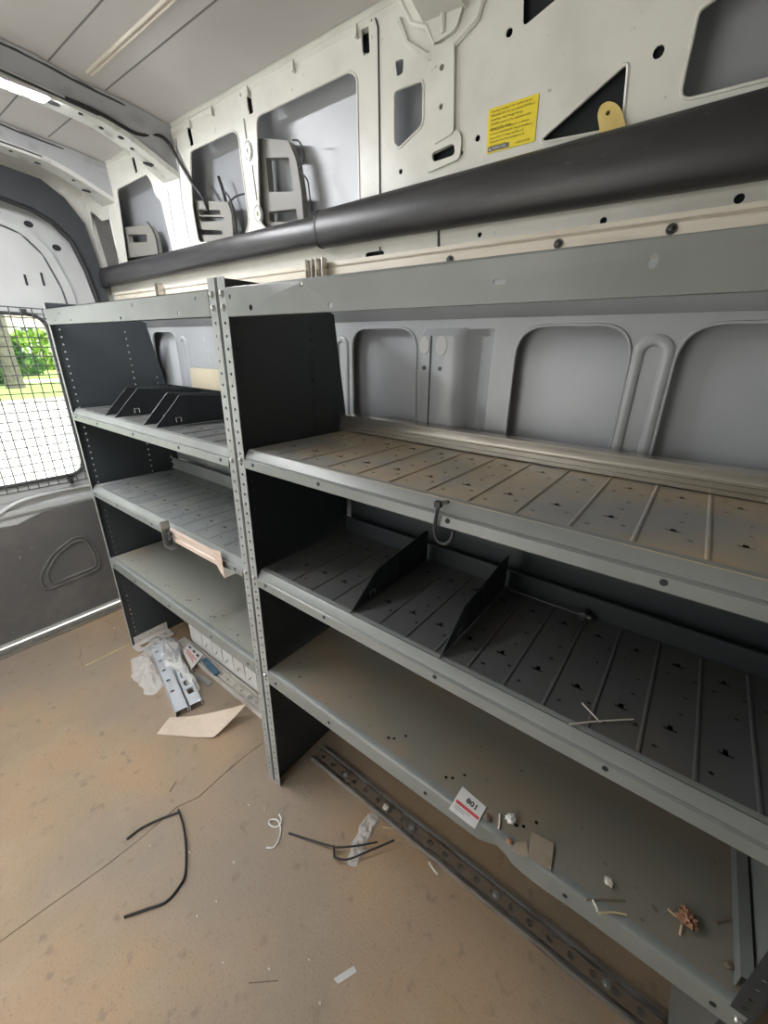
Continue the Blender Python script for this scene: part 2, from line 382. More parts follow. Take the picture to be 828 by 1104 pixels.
for (x, y, r) in [(515, 149, .0055), (710, 56, .008), (549, 35, .0065), (432, 185, .005), (517, 253, .005), (650.5, 238, .006), (797, 214, .007), (497, 165, .005), (479, 75, .004), (478, 117, .004)]:
    O.append(circ(*up(x, y), r, 10))
for (x, y) in [(205, 147), (269, 111), (394, 43), (145, 178)]:
    cx, cz = up(x, y); O.append(rrect(cx - .010, cx + .010, cz - .022, cz + .022, .003, 2))
cx, cz = up(404, 276); O.append(rrect(cx - .03, cx + .03, cz - .010, cz + .010, .01))
fnU = lambda u, v, w: (u, uy(v, w), v)
b = MB(); b.plate([(-2.345, 1.50), (X1, 1.50), (X1, 2.012), (-2.345, 2.012)], O, 0.003, fnU)
# rolled lips round the larger openings
for h in O[:4] + [O[5], O[7], O[9]]:
    b.tube([(p[0], uy(p[1], .0005), p[1]) for p in h], 0.003, 6, closed=True)
struct(b.build('inner_panel', 'white', WR, angle=30))
# roof rail between inner panel and roof
b = MB(); b.sweep([(.905, 2.006), (.898, 2.014), (.900, 2.018), (.890, 2.026), (.884, 2.024), (.884, 2.04), (.93, 2.04), (.92, 2.006)], -2.35, X1)
for x in (-1.45, -1.33, -1.16, -0.98, -0.78, -0.55):
    b.box(x, x + .006, .896, .910, 1.994, 2.015)
struct(b.build('roof_rail', 'white', WR))
# seam / sealer, raised pressings, spot welds
b = MB()
def upt(px, py, off=0): 
    x, z = up(px, py); return (x, uy(z, off), z)
b.tube([upt(402, 8, -.001), upt(408, 30, -.001), upt(409, 110, -.001), upt(410, 215, -.001)], 0.0022, 6)
b.tube([upt(410, 266, -.001), upt(410, 290, -.001)], 0.0018, 6)
b.tube([upt(473, 245, -.001), upt(473, 272, -.001)], 0.003, 6)
struct(b.build('panel_seam', 'seal', WR))
b = MB()
b.plate(U([(400, 25), (404, 10), (394, 4), (400, 2), (414, 4)], .004), [], 0.004, lambda u, v, w: (u, uy(v, -.003 + w), v))
struct(b.build('sealer_blob', 'seal', WR))
b = MB()
rib = [up(*p) for p in [(467, 52), (492, 47), (491, 145), (469, 158)]]
b.plate(rpoly(rib, .008), [circ(*up(479, 75), .005), circ(*up(478, 117), .005)], 0.009, lambda u, v, w: (u, uy(v, -.009 + w), v))
b.plate(rpoly([up(*p) for p in [(462, 158), (495, 140), (499, 150), (497, 172), (460, 188)]], .01), [rpoly([up(*p) for p in [(467, 166), (491, 155), (492, 168), (468, 176)]], .01)], 0.006, lambda u, v, w: (u, uy(v, -.006 + w), v))
# cast foot of the roof bow
foot = [up(*p) for p in [(424, -25), (436, 8), (444, 28), (462, 30), (470, 50), (494, 34), (500, 12), (512, -25)]]
b.plate(rpoly(foot, .012), [circ(*up(473, -2), .010)], 0.008, lambda u, v, w: (u, uy(v, -.008 + w), v))
b.tube([upt(431, 22, -.002), upt(440, 48, -.002), upt(462, 62, -.002), upt(490, 50, -.002), upt(516, 20, -.002), upt(524, -8, -.002)], 0.006, 6)
b.tube([upt(480, 14, -.008), upt(480, 38, -.006)], 0.006, 8)
b.tube([upt(424, -25, -.008), upt(436, 8, -.008), upt(446, 28, -.007), upt(462, 31, -.006), upt(470, 50, -.004)], .005, 8)
# spot-weld dishes on the pillar between the openings
for (x, y) in [(268, 163), (279, 231)]:
    cx, cz = up(x, y); b.plate(circ(cx, cz, .014, 16, .017), [circ(cx, cz, .004, 8, .006)], 0.004, lambda u, v, w: (u, uy(v, -.004 + w), v))
struct(b.build('pressing', 'white', WR))
b = MB()
for pts in ([(263, 128), (266, 150)], [(272, 178), (277, 216)], [(190, 150), (196, 215), (205, 262)], [(116, 225), (124, 262), (130, 284)], [(181, 205), (190, 262)]):
    b.tube([upt(*p, -.0005) for p in pts], 0.0025, 6)
b.tube([(c[0], uy(c[1], -.0008), c[1]) for c in circ(*up(268, 163), .018, 18, .022)], .0016, 5, closed=True)
b.tube([(c[0], uy(c[1], -.0008), c[1]) for c in circ(*up(279, 231), .018, 18, .022)], .0016, 5, closed=True)
struct(b.build('pressing_crease', 'bow', WR))
# dark sheets added as shade behind openings, grey plate behind the rearmost one
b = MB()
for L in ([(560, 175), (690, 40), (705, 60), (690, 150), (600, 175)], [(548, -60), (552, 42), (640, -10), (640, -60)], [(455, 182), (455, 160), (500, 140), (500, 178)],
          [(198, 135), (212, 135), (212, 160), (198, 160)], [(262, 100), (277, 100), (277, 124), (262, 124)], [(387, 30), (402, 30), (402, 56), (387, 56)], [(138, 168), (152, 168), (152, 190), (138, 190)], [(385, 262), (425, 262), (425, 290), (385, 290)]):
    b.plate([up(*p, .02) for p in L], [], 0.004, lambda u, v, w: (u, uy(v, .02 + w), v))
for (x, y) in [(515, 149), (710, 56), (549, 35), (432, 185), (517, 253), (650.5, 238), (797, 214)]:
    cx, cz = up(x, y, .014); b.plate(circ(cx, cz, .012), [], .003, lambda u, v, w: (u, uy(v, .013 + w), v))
struct(b.build('cavity_shade', 'dark', WR))
b = MB()
b.plate([up(*p, .02) for p in [(88, 215), (120, 225), (138, 300), (100, 300)]], [circ(*up(99, 232, .02), .008), circ(*up(111, 275, .02), .008)], .004, lambda u, v, w: (u, uy(v, .02 + w), v))
struct(b.build('pillar_plate', 'doordark', WR))
# stamped brackets seen through the openings
def stamped(L, holes, off=.018):
    b = MB()
    b.plate(rpoly([up(*p, off) for p in L], .008), [rpoly([up(*p, off) for p in h], .006) for h in holes], .02, lambda u, v, w: (u, uy(v, off + w), v))
    for i in range(1):
        p0, p1 = L[0], L[1]
    return b
bb = stamped(c8([(535, 600), (560, 600), (665, 590), (690, 640), (705, 720), (540, 740)]), [c8([(568, 632), (655, 632), (658, 668), (575, 668)])])
struct(bb.build('stamped_bracket', 'brk', WR))
bb = stamped(c7([(100, 535), (300, 540), (320, 600), (330, 740), (120, 740)]), [c7([(155, 578), (262, 582), (268, 604), (165, 608)]), c7([(155, 612), (280, 616), (282, 636), (170, 640)]), c7([(160, 678), (275, 682), (275, 704), (160, 706)])])
struct(bb.build('stamped_bracket', 'brk', WR))
bb = stamped(c7([(436, 225), (600, 235), (640, 330), (665, 480), (680, 660), (440, 660)]), [c7([(490, 322), (605, 320), (628, 490), (505, 492)]), c7([(505, 590), (640, 575), (650, 640), (510, 640)])], .02)
struct(bb.build('stamped_bracket', 'brk', WR))

# lower inner pressing with the rounded openings seen behind the shelves
PY = 0.955
def pw(x, z, r=0.05): return (x, z)
A_ = rpoly([(-.357, .86), (-.362, 1.43), (-.135, 1.43), (-.130, .86)], .065, 6)
B_ = rpoly([(-.057, .86), (-.062, 1.43), (.34, 1.43), (.34, .86)], .065, 6)
C_ = rpoly([(-.838, .86), (-.845, 1.43), (-.625, 1.43), (-.605, .86)], .055, 6)
D_ = rpoly([(-2.06, .9), (-2.04, 1.43), (-1.835, 1.43), (-1.83, .9)], .05, 6)
E_ = rpoly([(-1.46, .9), (-1.46, 1.43), (-1.02, 1.43), (-1.02, .9)], .05, 6)
V_ = [(-.60, .3), (-.60, 1.425), (-.415, 1.425), (-.415, .3)]
low = [(x, .05 + i * 0) for i, x in enumerate(())]
b = MB()
b.plate([(-2.345, -.005), (X1, -.005), (X1, 1.449), (-2.345, 1.449)], [A_, B_, C_, D_, E_, V_], 0.006, XZ(PY))
for h in (A_, B_, C_, D_, E_): b.tube([(p[0], PY - .001, p[1]) for p in h], .0035, 6, closed=True)
# looped ribs
def loop_rib(xl, xr, z0, z1, r=.011):
    xm = (xl + xr) / 2; R = (xr - xl) / 2; pts = [(xl, PY, z0)]
    for i in range(13):
        a = PI - PI * i / 12; pts.append((xm + R * math.cos(a), PY, z1 + R * math.sin(a)))
    pts.append((xr, PY, z0)); q = MB(); q.tube(pts, r, 12); q.v = [(a, PY + (c - PY) * .5, d) for a, c, d in q.v]; b.add(q.v, q.f)
loop_rib(-.122, -.073, 1.0, 1.378); loop_rib(-.905, -.868, 1.0, 1.385, .009); loop_rib(-1.80, -1.765, 1.0, 1.385, .009)
# pillar and valley
zz = (.3, 1.41)
pf = [(-.605, .956), (-.600, .940), (-.595, .936), (-.512, .936), (-.495, .941), (-.482, .957), (-.470, .973), (-.455, .981), (-.438, .977), (-.425, .967), (-.412, .957)]
vs = [(x, y, z) for z in zz for x, y in pf]; k = len(pf)
b.add(vs, [(i, i + 1, k + i + 1, k + i) for i in range(k - 1)])
vs = [(x, y, 1.41) for x, y in pf] + [(x, .955, 1.428) for x, y in pf]
b.add(vs, [(i, i + 1, k + i + 1, k + i) for i in range(k - 1)])
# horizontal pressed steps low on the wall (behind the middle shelves)
for z in (.99, .955): b.sweep([(PY + .002, z + .02), (PY - .014, z + .012), (PY - .016, z), (PY + .002, z - .008)], -2.3, 1.1)
# folded band above
b.sweep([(PY + .006, 1.446), (PY - .003, 1.448), (PY - .026, 1.472), (PY - .028, 1.53), (PY + .03, 1.53), (PY + .04, 1.47)], -2.34, X1)
struct(b.build('lower_panel', 'lower', WR, angle=40))
b = MB()
b.tube([(-.570, .9355, 1.41), (-.560, .9355, .9)], .0022, 6)
for (x, z) in ((-.586, 1.335), (-.540, 1.335)): b.plate(circ(x, z, .005), [], .002, XZ(.9345))
for (x, z) in ((-.586, 1.39), ): pass
struct(b.build('pillar_seam', 'seal', WR))
b = MB()
for (x, z, r) in ((-.588, 1.388, .014), (-.540, 1.388, .016)): b.plate(circ(x, z, r, 14, r * 1.4), [], .002, XZ(.9345))
for (px, py) in ((220, 365.5), (224, 378), (225.5, 385), (228, 390)):
    p = at(px, py, 1, PY - .001); b.plate(circ(p.x, p.z, .006, 10, .009), [], .002, XZ(PY - .001))
struct(b.build('pillar_plug', 'plug', WR))

# ---- rear: D pillar frame, black seal, right rear door, second door
inner = [(.0, 1.895), (.45, 1.895), (.622, 1.885), (.70, 1.87), (.763, 1.84), (.82, 1.78), (.85, 1.68), (.872, 1.55), (.885, 1.2), (.88, .6), (.85, .15), (.80, .0)]
outer = [(.0, 2.01), (.45, 2.008), (.649, 1.998), (.76, 1.985), (.83, 1.94), (.886, 1.86), (.91, 1.72), (.925, 1.5), (.935, 1.2), (.93, .6), (.91, .15), (.89, .0)]
def mir(L): return [(-a, c) for a, c in L]
full_in = inner[::-1] + mir(inner[1:]); full_out = outer[::-1] + mir(outer[1:])
b = MB(); b.plate([(-1.0, -.03), (-1.0, 2.08), (1.06, 2.08), (1.06, -.03)], [[(.79, -.029)] + full_out + [(-.79, -.029)]], .03, YZ(-2.385))
WB = struct(b.build('wall_rear', 'white', angle=30))
b = MB(); ring = full_out + full_in[::-1]
b.plate(ring, [], .03, YZ(-2.36)); struct(b.build('door_seal', 'seal', WB, angle=50))
b = MB(); b.tube([(-2.325, a, c) for a, c in smoothpts([(p[0], p[1], 0) for p in full_in], 3) for a, c in [(a, c)]] if False else [(-2.325, p[0], p[1]) for p in full_in], .009, 8)
struct(b.build('seal_bead', 'black', WB))

def door(name, s):
    D = empty(name, (-2.40, 0.43 * s, 0)); struct(D)
    f = lambda L: [(a * s, c) for a, c in L]
    DX = -2.40
    win = rrect(.07, .672, .772, 1.487, .07, 6)
    dout = [(.004, .004)] + [(.004, 1.99)] + [(a - .012, c - .012) for a, c in outer[1:-1]] + [(.86, .004)]
    b = MB(); b.plate(f(dout), [f(win)], .03, YZ(DX - .03)); struct(b.build('door_body', 'doorwhite', D, angle=40))
    # recessed line round the inner pressing and window gasket
    ip = [(.06, .66), (.06, 1.80), (.45, 1.815), (.60, 1.812), (.665, 1.792), (.725, 1.725), (.765, 1.60), (.785, 1.4), (.79, 1.1), (.77, .66)]
    b = MB(); b.tube([(DX + .002, a * s, c) for a, c in ip], .006, 6); struct(b.build('door_crease', 'seal', D))
    b = MB()
    b.plate(f(rpoly([(.03, .635), (.03, 1.83), (.46, 1.84), (.62, 1.835), (.69, 1.81), (.755, 1.74), (.80, 1.60), (.82, 1.3), (.82, .64)], .03)), [f(rpoly(ip, .03))], .012, YZ(DX))
    struct(b.build('door_frame', 'doorwhite', D, angle=40))
    b = MB(); b.tube([(DX + .004, a * s, c) for a, c in win], .008, 6, closed=True); struct(b.build('window_gasket', 'seal', D))
    # lower trim panel with pressed pocket
    low = [(.03, .03), (.03, .60), (.20, .598), (.30, .593), (.36, .588), (.41, .607), (.46, .619), (.70, .624), (.80, .62), (.80, .10), (.78, .03)]
    b = MB(); b.plate(f(low), [], .012, YZ(DX + .001))
    pk = rpoly([(.405, .247), (.400, .31), (.46, .39), (.545, .437), (.592, .428), (.617, .33), (.609, .262)], .03, 4)
    pk2 = [(.50 + (a - .508) * 1.22, .338 + (c - .34) * 1.22) for a, c in pk]
    for L, r in ((pk, .007), (pk2, .006)): b.tube([(DX + .013, a * s, c) for a, c in L], r, 6, closed=True)
    for a, c in ((.33, .43), (.38, .46), (.66, .50)): b.dome((DX + .012, a * s, c), (1, 0, 0), .008, .004)
    struct(b.build('door_trim_panel', 'doordark', D, angle=40))
    b = MB(); 
    b.plate(f([(.04, .50), (.04, .66), (.36, .672), (.375, .66), (.30, .615), (.24, .60), (.16, .52)]), [], .02, YZ(DX + .006)) if False else None
    b.tube([(DX + .010, p.x, p.y) for p in smoothpts([(a * s, c, 0) for a, c in [(.06, .625), (.20, .628), (.28, .640), (.34, .675), (.42, .70), (.60, .708), (.74, .70)]])], .009, 10)
    struct(b.build('pull_pressing', 'doorwhite', D))
    b = MB()
    for a, c, h in ((.70, 1.63, .025), (.73, 1.50, .008), (.64, 1.62, .02)): b.box(DX + .0, DX + .003, a * s - .004, a * s + .004, c - h, c + h)
    for a, c in ((.60, 1.855), (.70, 1.83), (.78, 1.76)): b.plate(circ(a * s, c, .016, 12, .012), [], .002, YZ(DX + .001))
    b.dome((DX + .002, .69 * s, 1.40), (1, 0, 0), .016, .012)
    struct(b.build('door_plug', 'black', D))
    return D, f(win)
d1, w1 = door('door_1', 1); d2, w2 = door('door_2', -1)
for i, (w, s) in enumerate(((w1, 1), (w2, -1))):
    b = MB(); b.plate([(.37 * s + (a - .37 * s) * 1.02, 1.13 + (c - 1.13) * 1.02) for a, c in w], [], .004, YZ(-2.418))
    struct(b.build('window_%d' % (i + 1), 'glass'))
# bright sill strip under the doors
b = MB(); b.sweep([(-.86, -.03), (-.86, -.004), (.86, -.004), (.86, -.03)], -2.45, -2.335) if False else None
b = MB(); b.box(-2.386, -2.312, -.86, .90, -.03, .006); b.box(-2.330, -2.316, -.86, .90, .006, .012); struct(b.build('trim_1', 'alu'))
b = MB(); b.box(X1, X1 + .03, -.93, 1.05, -.03, 2.1); struct(b.build('wall_front', 'white'))
b = MB()
b.box(-2.36, -1.35, -.93, -.90, -.03, 2.03); b.box(-.45, X1, -.93, -.90, -.03, 2.03); b.box(-1.35, -.45, -.93, -.90, 1.75, 2.03)
struct(b.build('wall_left', 'white'))

# ================================================================== window guard (wire mesh)
def guard(s, label):
    b = MB(); x = -2.372; y0, y1, z0, z1 = .05, .70, .745, 1.51
    n = 17
    for i in range(n + 1):
        y = (y0 + (y1 - y0) * i / n) * s; b.tube([(x, y, z0), (x, y, z1)], .0024, 5)
    n = 20
    for i in range(n + 1):
        z = z0 + (z1 - z0) * i / n; b.tube([(x + .0022, y0 * s, z), (x + .0022, y1 * s, z)], .0024, 5)
    g = empty('window_guard', (x, .37 * s, z0), label, 'window guard')
    b.build('wire_grid', 'wire', g)
    for (y, z) in ((.15, .755), (.60, .755), (.15, 1.50), (.60, 1.50)):
        MB().box(-2.40, x + .004, y * s - .006, y * s + .006, z - .02, z + .006).build('clip', 'darkbolt', g)
guard(1, 'black square wire grid fixed over the rear door window')

# ================================================================== shelving units
ZT = dict(a=1.152, b=.830, c=.497)
YF = 0.549
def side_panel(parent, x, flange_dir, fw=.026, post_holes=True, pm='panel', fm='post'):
    prof = [(YF, .0), (YF, 1.508), (.74, 1.510), (.885, 1.462), (.925, 1.20), (.925, .25), (.90, 0)]
    holes = []
    for k in range(56):
        z = .05 + k * .0254
        for y in (.578, .80):
            if k % 14 not in (0, 13): holes.append(circ(y, z, .0036, 7))
        if z < 1.40 and k % 14 in (2, 3, 4, 5): holes.append(circ(.895, z, .004, 7))
    b = MB(); b.plate(prof, holes, .0016, YZ(x - .0008))
    # rolled rear stiffener
    b.tube([(x, .925, .25), (x, .925, 1.20), (x, .885, 1.462)], .003, 6)
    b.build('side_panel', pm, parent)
    a, c = sorted((x, x + flange_dir * fw)); b = MB()
    hl = [circ((a + c) / 2, .025 + k * .0254, .0036, 8) for k in range(58)] if post_holes else []
    b.plate(rpoly([(a, 0), (c, .0), (c, 1.508), (a, 1.508)], .003, 2), hl, .0018, XZ(YF - .0018))
    b.plate([(YF, 0), (YF + .02, 0), (YF + .02, 1.508), (YF, 1.508)], [], .0014, YZ(x - .0007 - flange_dir * .0016))
    b.build('post', fm, parent)

def shelf_pan(x0, x1, zt, y1, grooves, parent, m, lipm, gx=0.048, pitch=.0785, lip=.042, back=.055, keyrows=(.66, .835), dent=None, kh=True, flat=False, name='shelf'):
    holes = []
    g0 = gx - math.floor((gx - x0) / pitch) * pitch
    gs = []
    x = g0
    while x < x1:
        gs.append(x); x += pitch
    if kh:
        for g in gs:
            for r in keyrows:
                if x0 + .02 < g + pitch / 2 < x1 - .02 and r < y1 - .02: holes.append(keyhole(g + pitch / 2, r))
            for dx, y in ((.018, .605), (.060, .63), (.047, .70), (.020, .795), (.062, .80), (.05, .745)):
                if x0 + .015 < g + dx < x1 - .015 and y < y1 - .03 and random.random() < .8: holes.append(circ(g + dx, y, .0042, 7, .003))
    else:
        xx = x0 + .09
        while xx < x1 - .05:
            for (dx, y) in ((0, .59), (.012, .597), (.03, .62)):
                if random.random() < .75: holes.append(circ(xx + dx, y, .0038, 7))
            xx += .16
    b = MB(); b.plate([(x0, YF + .014), (x1, YF + .014), (x1, y1), (x0, y1)], holes, .0015, XY(zt))
    if grooves:
        for g in gs:
            if x0 + .02 < g < x1 - .02:
                xs = [g - .0034, g - .0012, g + .0012, g + .0034]; hz = [0, .0022, .0022, 0]
                vs = [(a, y, zt + h) for y in (YF + .026, y1 - .012) for a, h in zip(xs, hz)]
                b.add(vs, [(0, 1, 5, 4), (1, 2, 6, 5), (2, 3, 7, 6), (0, 3, 2, 1), (4, 5, 6, 7)])
    if back:
        k_ = MB(); k_.sweep([(y1, zt - .0015), (y1 + .0015, zt - .0015), (y1 + .0015, zt + back), (y1 - .010, zt + back + .002), (y1 - .010, zt + back), (y1, zt + back - .0015)], x0, x1)
    sh = b.build(name, m, parent, angle=30)
    if back: k_.build('back_lip', 'panel' if m == 'panshade' else m, sh, angle=30)
    # folded front lip
    if flat: prof = [(YF + .016, zt + .0003), (YF + .003, zt + .0002), (YF - .001, zt - .002), (YF - .002, zt - .006), (YF - .002, zt - lip), (YF, zt - lip), (YF, zt - .012), (YF + .004, zt - .004), (YF + .016, zt - .0018)]
    else: prof = [(YF + .026, zt + .0006), (YF + .017, zt + .0005), (YF + .013, zt - .0015), (YF + .001, zt - .0175), (YF + .0025, zt - .0200), (YF - .003, zt - .0225), (YF - .005, zt - lip + .002), (YF - .003, zt - lip), (YF + .010, zt - lip), (YF + .010, zt - lip + .002), (YF - .001, zt - lip + .003), (YF + .004, zt - .019), (YF + .016, zt - .003), (YF + .026, zt - .002)]
    n = 60 if dent else 1
    fn = None
    if dent:
        def fn(x, y, z, d=dent):
            t = max(0, (zt - z) / lip)
            for (xc, w, ang) in d:
                q = (x - xc) / w
                if abs(q) < 1:
                    k = (0.5 + 0.5 * math.cos(PI * q)) * ang * t
                    y += -k * .030; z += abs(k) * .012
            return (x, y, z)
    b = MB(); b.sweep(prof, x0, x1, n, fn)
    lp = b; b = MB()
    xs = [x0 + .035, x0 + .035 + (x1 - x0 - .07) * .21, (x0 + x1) / 2, x1 - .035 - (x1 - x0 - .07) * .21, x1 - .035]
    for xx in xs: b.plate(circ(xx, zt - (.029 if not flat else .026), .0045, 9), [], .0012, XZ(YF - .0045 if not flat else YF - .0032))
    lp.build('front_lip', lipm, sh, angle=50, extra=(b, 'dark'))
    u = MB(); u.box(x0 + .004, x1 - .004, YF + .018, y1 - .004, zt - .026, zt - .0235); u.build('hole_shade_sheet', 'dark', sh)  # added dark sheet, makes the pan holes read as shade
    return sh

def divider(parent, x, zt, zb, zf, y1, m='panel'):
    L = [(YF + .016, zt + .002), (YF + .105, zt + zf), (y1 - .02, zt + zb), (y1 - .005, zt + zb), (y1 - .005, zt + .002)]
    b = MB(); b.plate(L, [], .0016, YZ(x))
    for y in (.68, .74, .80):
        b.box(x + .0014, x + .003, y, y + .002, zt + .002, zt + zf)
    b.tube([(x + .0008, *L[0]), (x + .0008, *L[1]), (x + .0008, *L[2])], .0016, 6)
    d = b.build('divider', m, parent, angle=30)
    c = MB()
    for y in (.63, ):
        c.tube([(x + .004, y, zt + .012), (x + .004, y, zt + .026), (x + .004, y + .016, zt + .026), (x + .004, y + .016, zt + .012)], .0011, 5)
    c.build('clip', 'bolt', d)
    return d

def beam(parent, x0, x1, holes, dent=None):
    b = MB(); z0, z1 = 1.434, 1.487; y = YF - .0035
    b.plate([(x0, z0), (x1, z0), (x1, z1), (x0, z1)], holes, .0016, lambda u, v, w: (u, y + w - (.004 * math.exp(-((u + .62) / .05) ** 2) if dent else 0), v))
    b.sweep([(y, z0), (y + .012, z0), (y + .012, z0 + .0016), (y, z0 + .0016)], x0, x1)
    b.sweep([(y, z1 - .0016), (y + .012, z1 - .0016), (y + .012, z1), (y, z1)], x0, x1)
    b.build('top_beam', 'shelf', parent, angle=30)
def bolts(parent, pts, r=.0058, m='bolt'):
    for p in pts:
        b = MB(); b.cyl(p, (0, -1, 0), r * 1.25, .0015, 12); b.dome((p[0], p[1] - .0015, p[2]), (0, -1, 0), r, .0045, 10)
        b.build('bolt', m, parent)

# --- the near unit
RU = empty('shelving_unit', (-.29, .72, 0), 'near long grey steel shelving unit with brown dusty upper shelf and black dividers', 'shelving', 'steel shelving units along the van wall')
side_panel(RU, -.852, 1); side_panel(RU, .268, -1, pm='shelf', fm='panel')  # right post gets the shade-darkened paint, its panel the plain grey
XA, XB = -.826, .262
beam(RU, XA, .262, [rrect(-.813, -.808, 1.466, 1.474, .002, 2), circ(-.745, 1.448, .0055), circ(-.53, 1.443, .0055, 10, .0045), rrect(-.598, -.592, 1.474, 1.482, .002, 2), rrect(-.246, -.230, 1.455, 1.461, .003, 2), circ(-.075, 1.466, .0045, 10, .0075)], dent=True)
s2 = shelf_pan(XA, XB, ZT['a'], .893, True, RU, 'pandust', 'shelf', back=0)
s3 = shelf_pan(XA, XB, ZT['b'], .893, True, RU, 'panshade', 'shelf', gx=.046, pitch=.0695, lip=.045, back=.05)
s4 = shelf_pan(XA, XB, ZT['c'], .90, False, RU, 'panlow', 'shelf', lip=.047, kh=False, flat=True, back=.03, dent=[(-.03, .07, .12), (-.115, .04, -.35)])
divider(s3, -.512, ZT['b'], .095, .070, .885); divider(s3, -.285, ZT['b'], .095, .070, .885)
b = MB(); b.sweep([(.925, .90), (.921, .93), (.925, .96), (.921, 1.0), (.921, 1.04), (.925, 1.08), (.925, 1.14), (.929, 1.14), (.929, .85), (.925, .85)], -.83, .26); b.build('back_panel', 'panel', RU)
b = MB(); b.tube([(-.285, .868, .842), (-.10, .868, .842)], .003, 7); b.cyl((-.105, .868, .842), (1, 0, 0), .013, .012, 10); b.cyl((-.093, .868, .842), (1, 0, 0), .007, .01, 8)
b.build('tie_rod', 'darkbolt', RU)
bolts(RU, [(-.839, YF - .002, z) for z in (1.478, 1.452, 1.128, .808, .475)] + [(.255, YF - .002, z) for z in (1.478, 1.452, 1.128, .808, .475)])
# end plate of the lowest bay (pale sheet seen at the right)
b = MB(); b.plate([(.60, .02), (.91, .02), (.91, .44), (.60, .44)], [], .0014, YZ(.262)); b.build('end_plate', 'shelf', RU)
b = MB(); b.box(.246, .2475, .575, .905, ZT['c'], ZT['c'] + .03); b.box(.246, .262, .575, .905, ZT['c'] + .029, ZT['c'] + .0305); b.build('shelf_end_flange', 'shelf', s4)

# --- the far unit
LU = empty('shelving_unit', (-1.40, .72, 0), 'far grey steel shelving unit beside the rear doors with bare lower shelves', 'shelving', 'steel shelving units along the van wall')
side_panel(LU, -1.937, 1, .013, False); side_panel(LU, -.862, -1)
XA2, XB2 = -1.925, -.889
beam(LU, XA2, XB2, [circ(-1.85, 1.447, .004), circ(-1.80, 1.468, .004), circ(-1.70, 1.446, .004), circ(-1.33, 1.443, .005), circ(-1.02, 1.446, .005), rrect(-1.25, -1.245, 1.468, 1.476, .002, 2), rrect(-.94, -.935, 1.468, 1.476, .002, 2)])
t2 = shelf_pan(XA2, XB2, 1.142, .893, True, LU, 'panshade', 'shelf', gx=-1.0, back=.078)
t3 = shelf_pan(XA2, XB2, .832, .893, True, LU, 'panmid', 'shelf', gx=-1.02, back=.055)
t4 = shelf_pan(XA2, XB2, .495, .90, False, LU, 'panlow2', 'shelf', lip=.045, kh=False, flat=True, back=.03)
for x in (-1.656, -1.576, -1.369, -1.291): divider(t2, x, 1.142, .078, .092, .885)
b = MB(); b.sweep([(.925, .88), (.921, .93), (.925, .96), (.921, 1.0), (.925, 1.10), (.929, 1.10), (.929, .88)], -1.93, -.87); b.build('back_panel', 'panmid', LU)
bolts(LU, [(-.876, YF - .002, z) for z in (1.478, 1.452, 1.120, .810, .473)])
b = MB(); b.plate(rpoly([(-1.93, .545), (-1.855, .545), (-1.855, .72), (-1.93, .72)], .005), [rrect(-1.905, -1.88, .57, .64, .008), circ(-1.893, .69, .006)], .004, XY(.012)); b.box(-1.934, -1.93, .56, .72, .0, .05)
b.build('floor_bracket', 'tracklight', LU)

# ================================================================== things on / round the shelves
# long black cable covers along the wall
def dprof(f):
    pts = []
    for i in range(15):
        a = -PI * .5 + PI * (i / 14)
        pts.append((-abs(math.cos(a)) ** .6, math.sin(a)))
    return pts + [(.8, .85), (.8, -.85)]
def cover(x0, x1, taper, label):
    e = empty('cable_cover', ((x0 + x1) / 2, .9, 1.62), label, 'cable cover', 'black cable covers along the wall')
    def fn(x, a, c, g=0):
        t = max(0, min(1.3, (x - taper[0]) / (taper[1] - taper[0]))); L = lambda k: taper[2][k] * (1 - t) + taper[3][k] * t
        return (x, min(.916 + (L(1) + g) * .72 * a, .926 + .006 * a), L(0) + (L(1) + g) * c)
    MB().sweep(dprof(0), x0, x1, 8, fn).build('cover', 'trimblk', e, angle=40)
    MB().sweep(dprof(0), x0 - .003, x0 + .004, 1, lambda x, a, c: fn(x, a, c, .0012)).build('end_collar', 'black', e, angle=40)
    return e, fn
cover(-.912, X1 - .005, (-.91, 0, (1.667, .0415), (1.670, .0535)), 'nearer and thicker length of black cable cover above the long dusty shelf')
cl, fn = cover(-2.30, -.920, (-2.3, -.91, (1.654, .039), (1.666, .034)), 'farther thinner length of scuffed black cable cover running to the rear door')
b = MB(); b.sweep(dprof(0), -2.328, -2.304, 1, lambda x, a, c: fn(x, a, c, .002)); b.build('end_cap', 'seal', cl, angle=50)
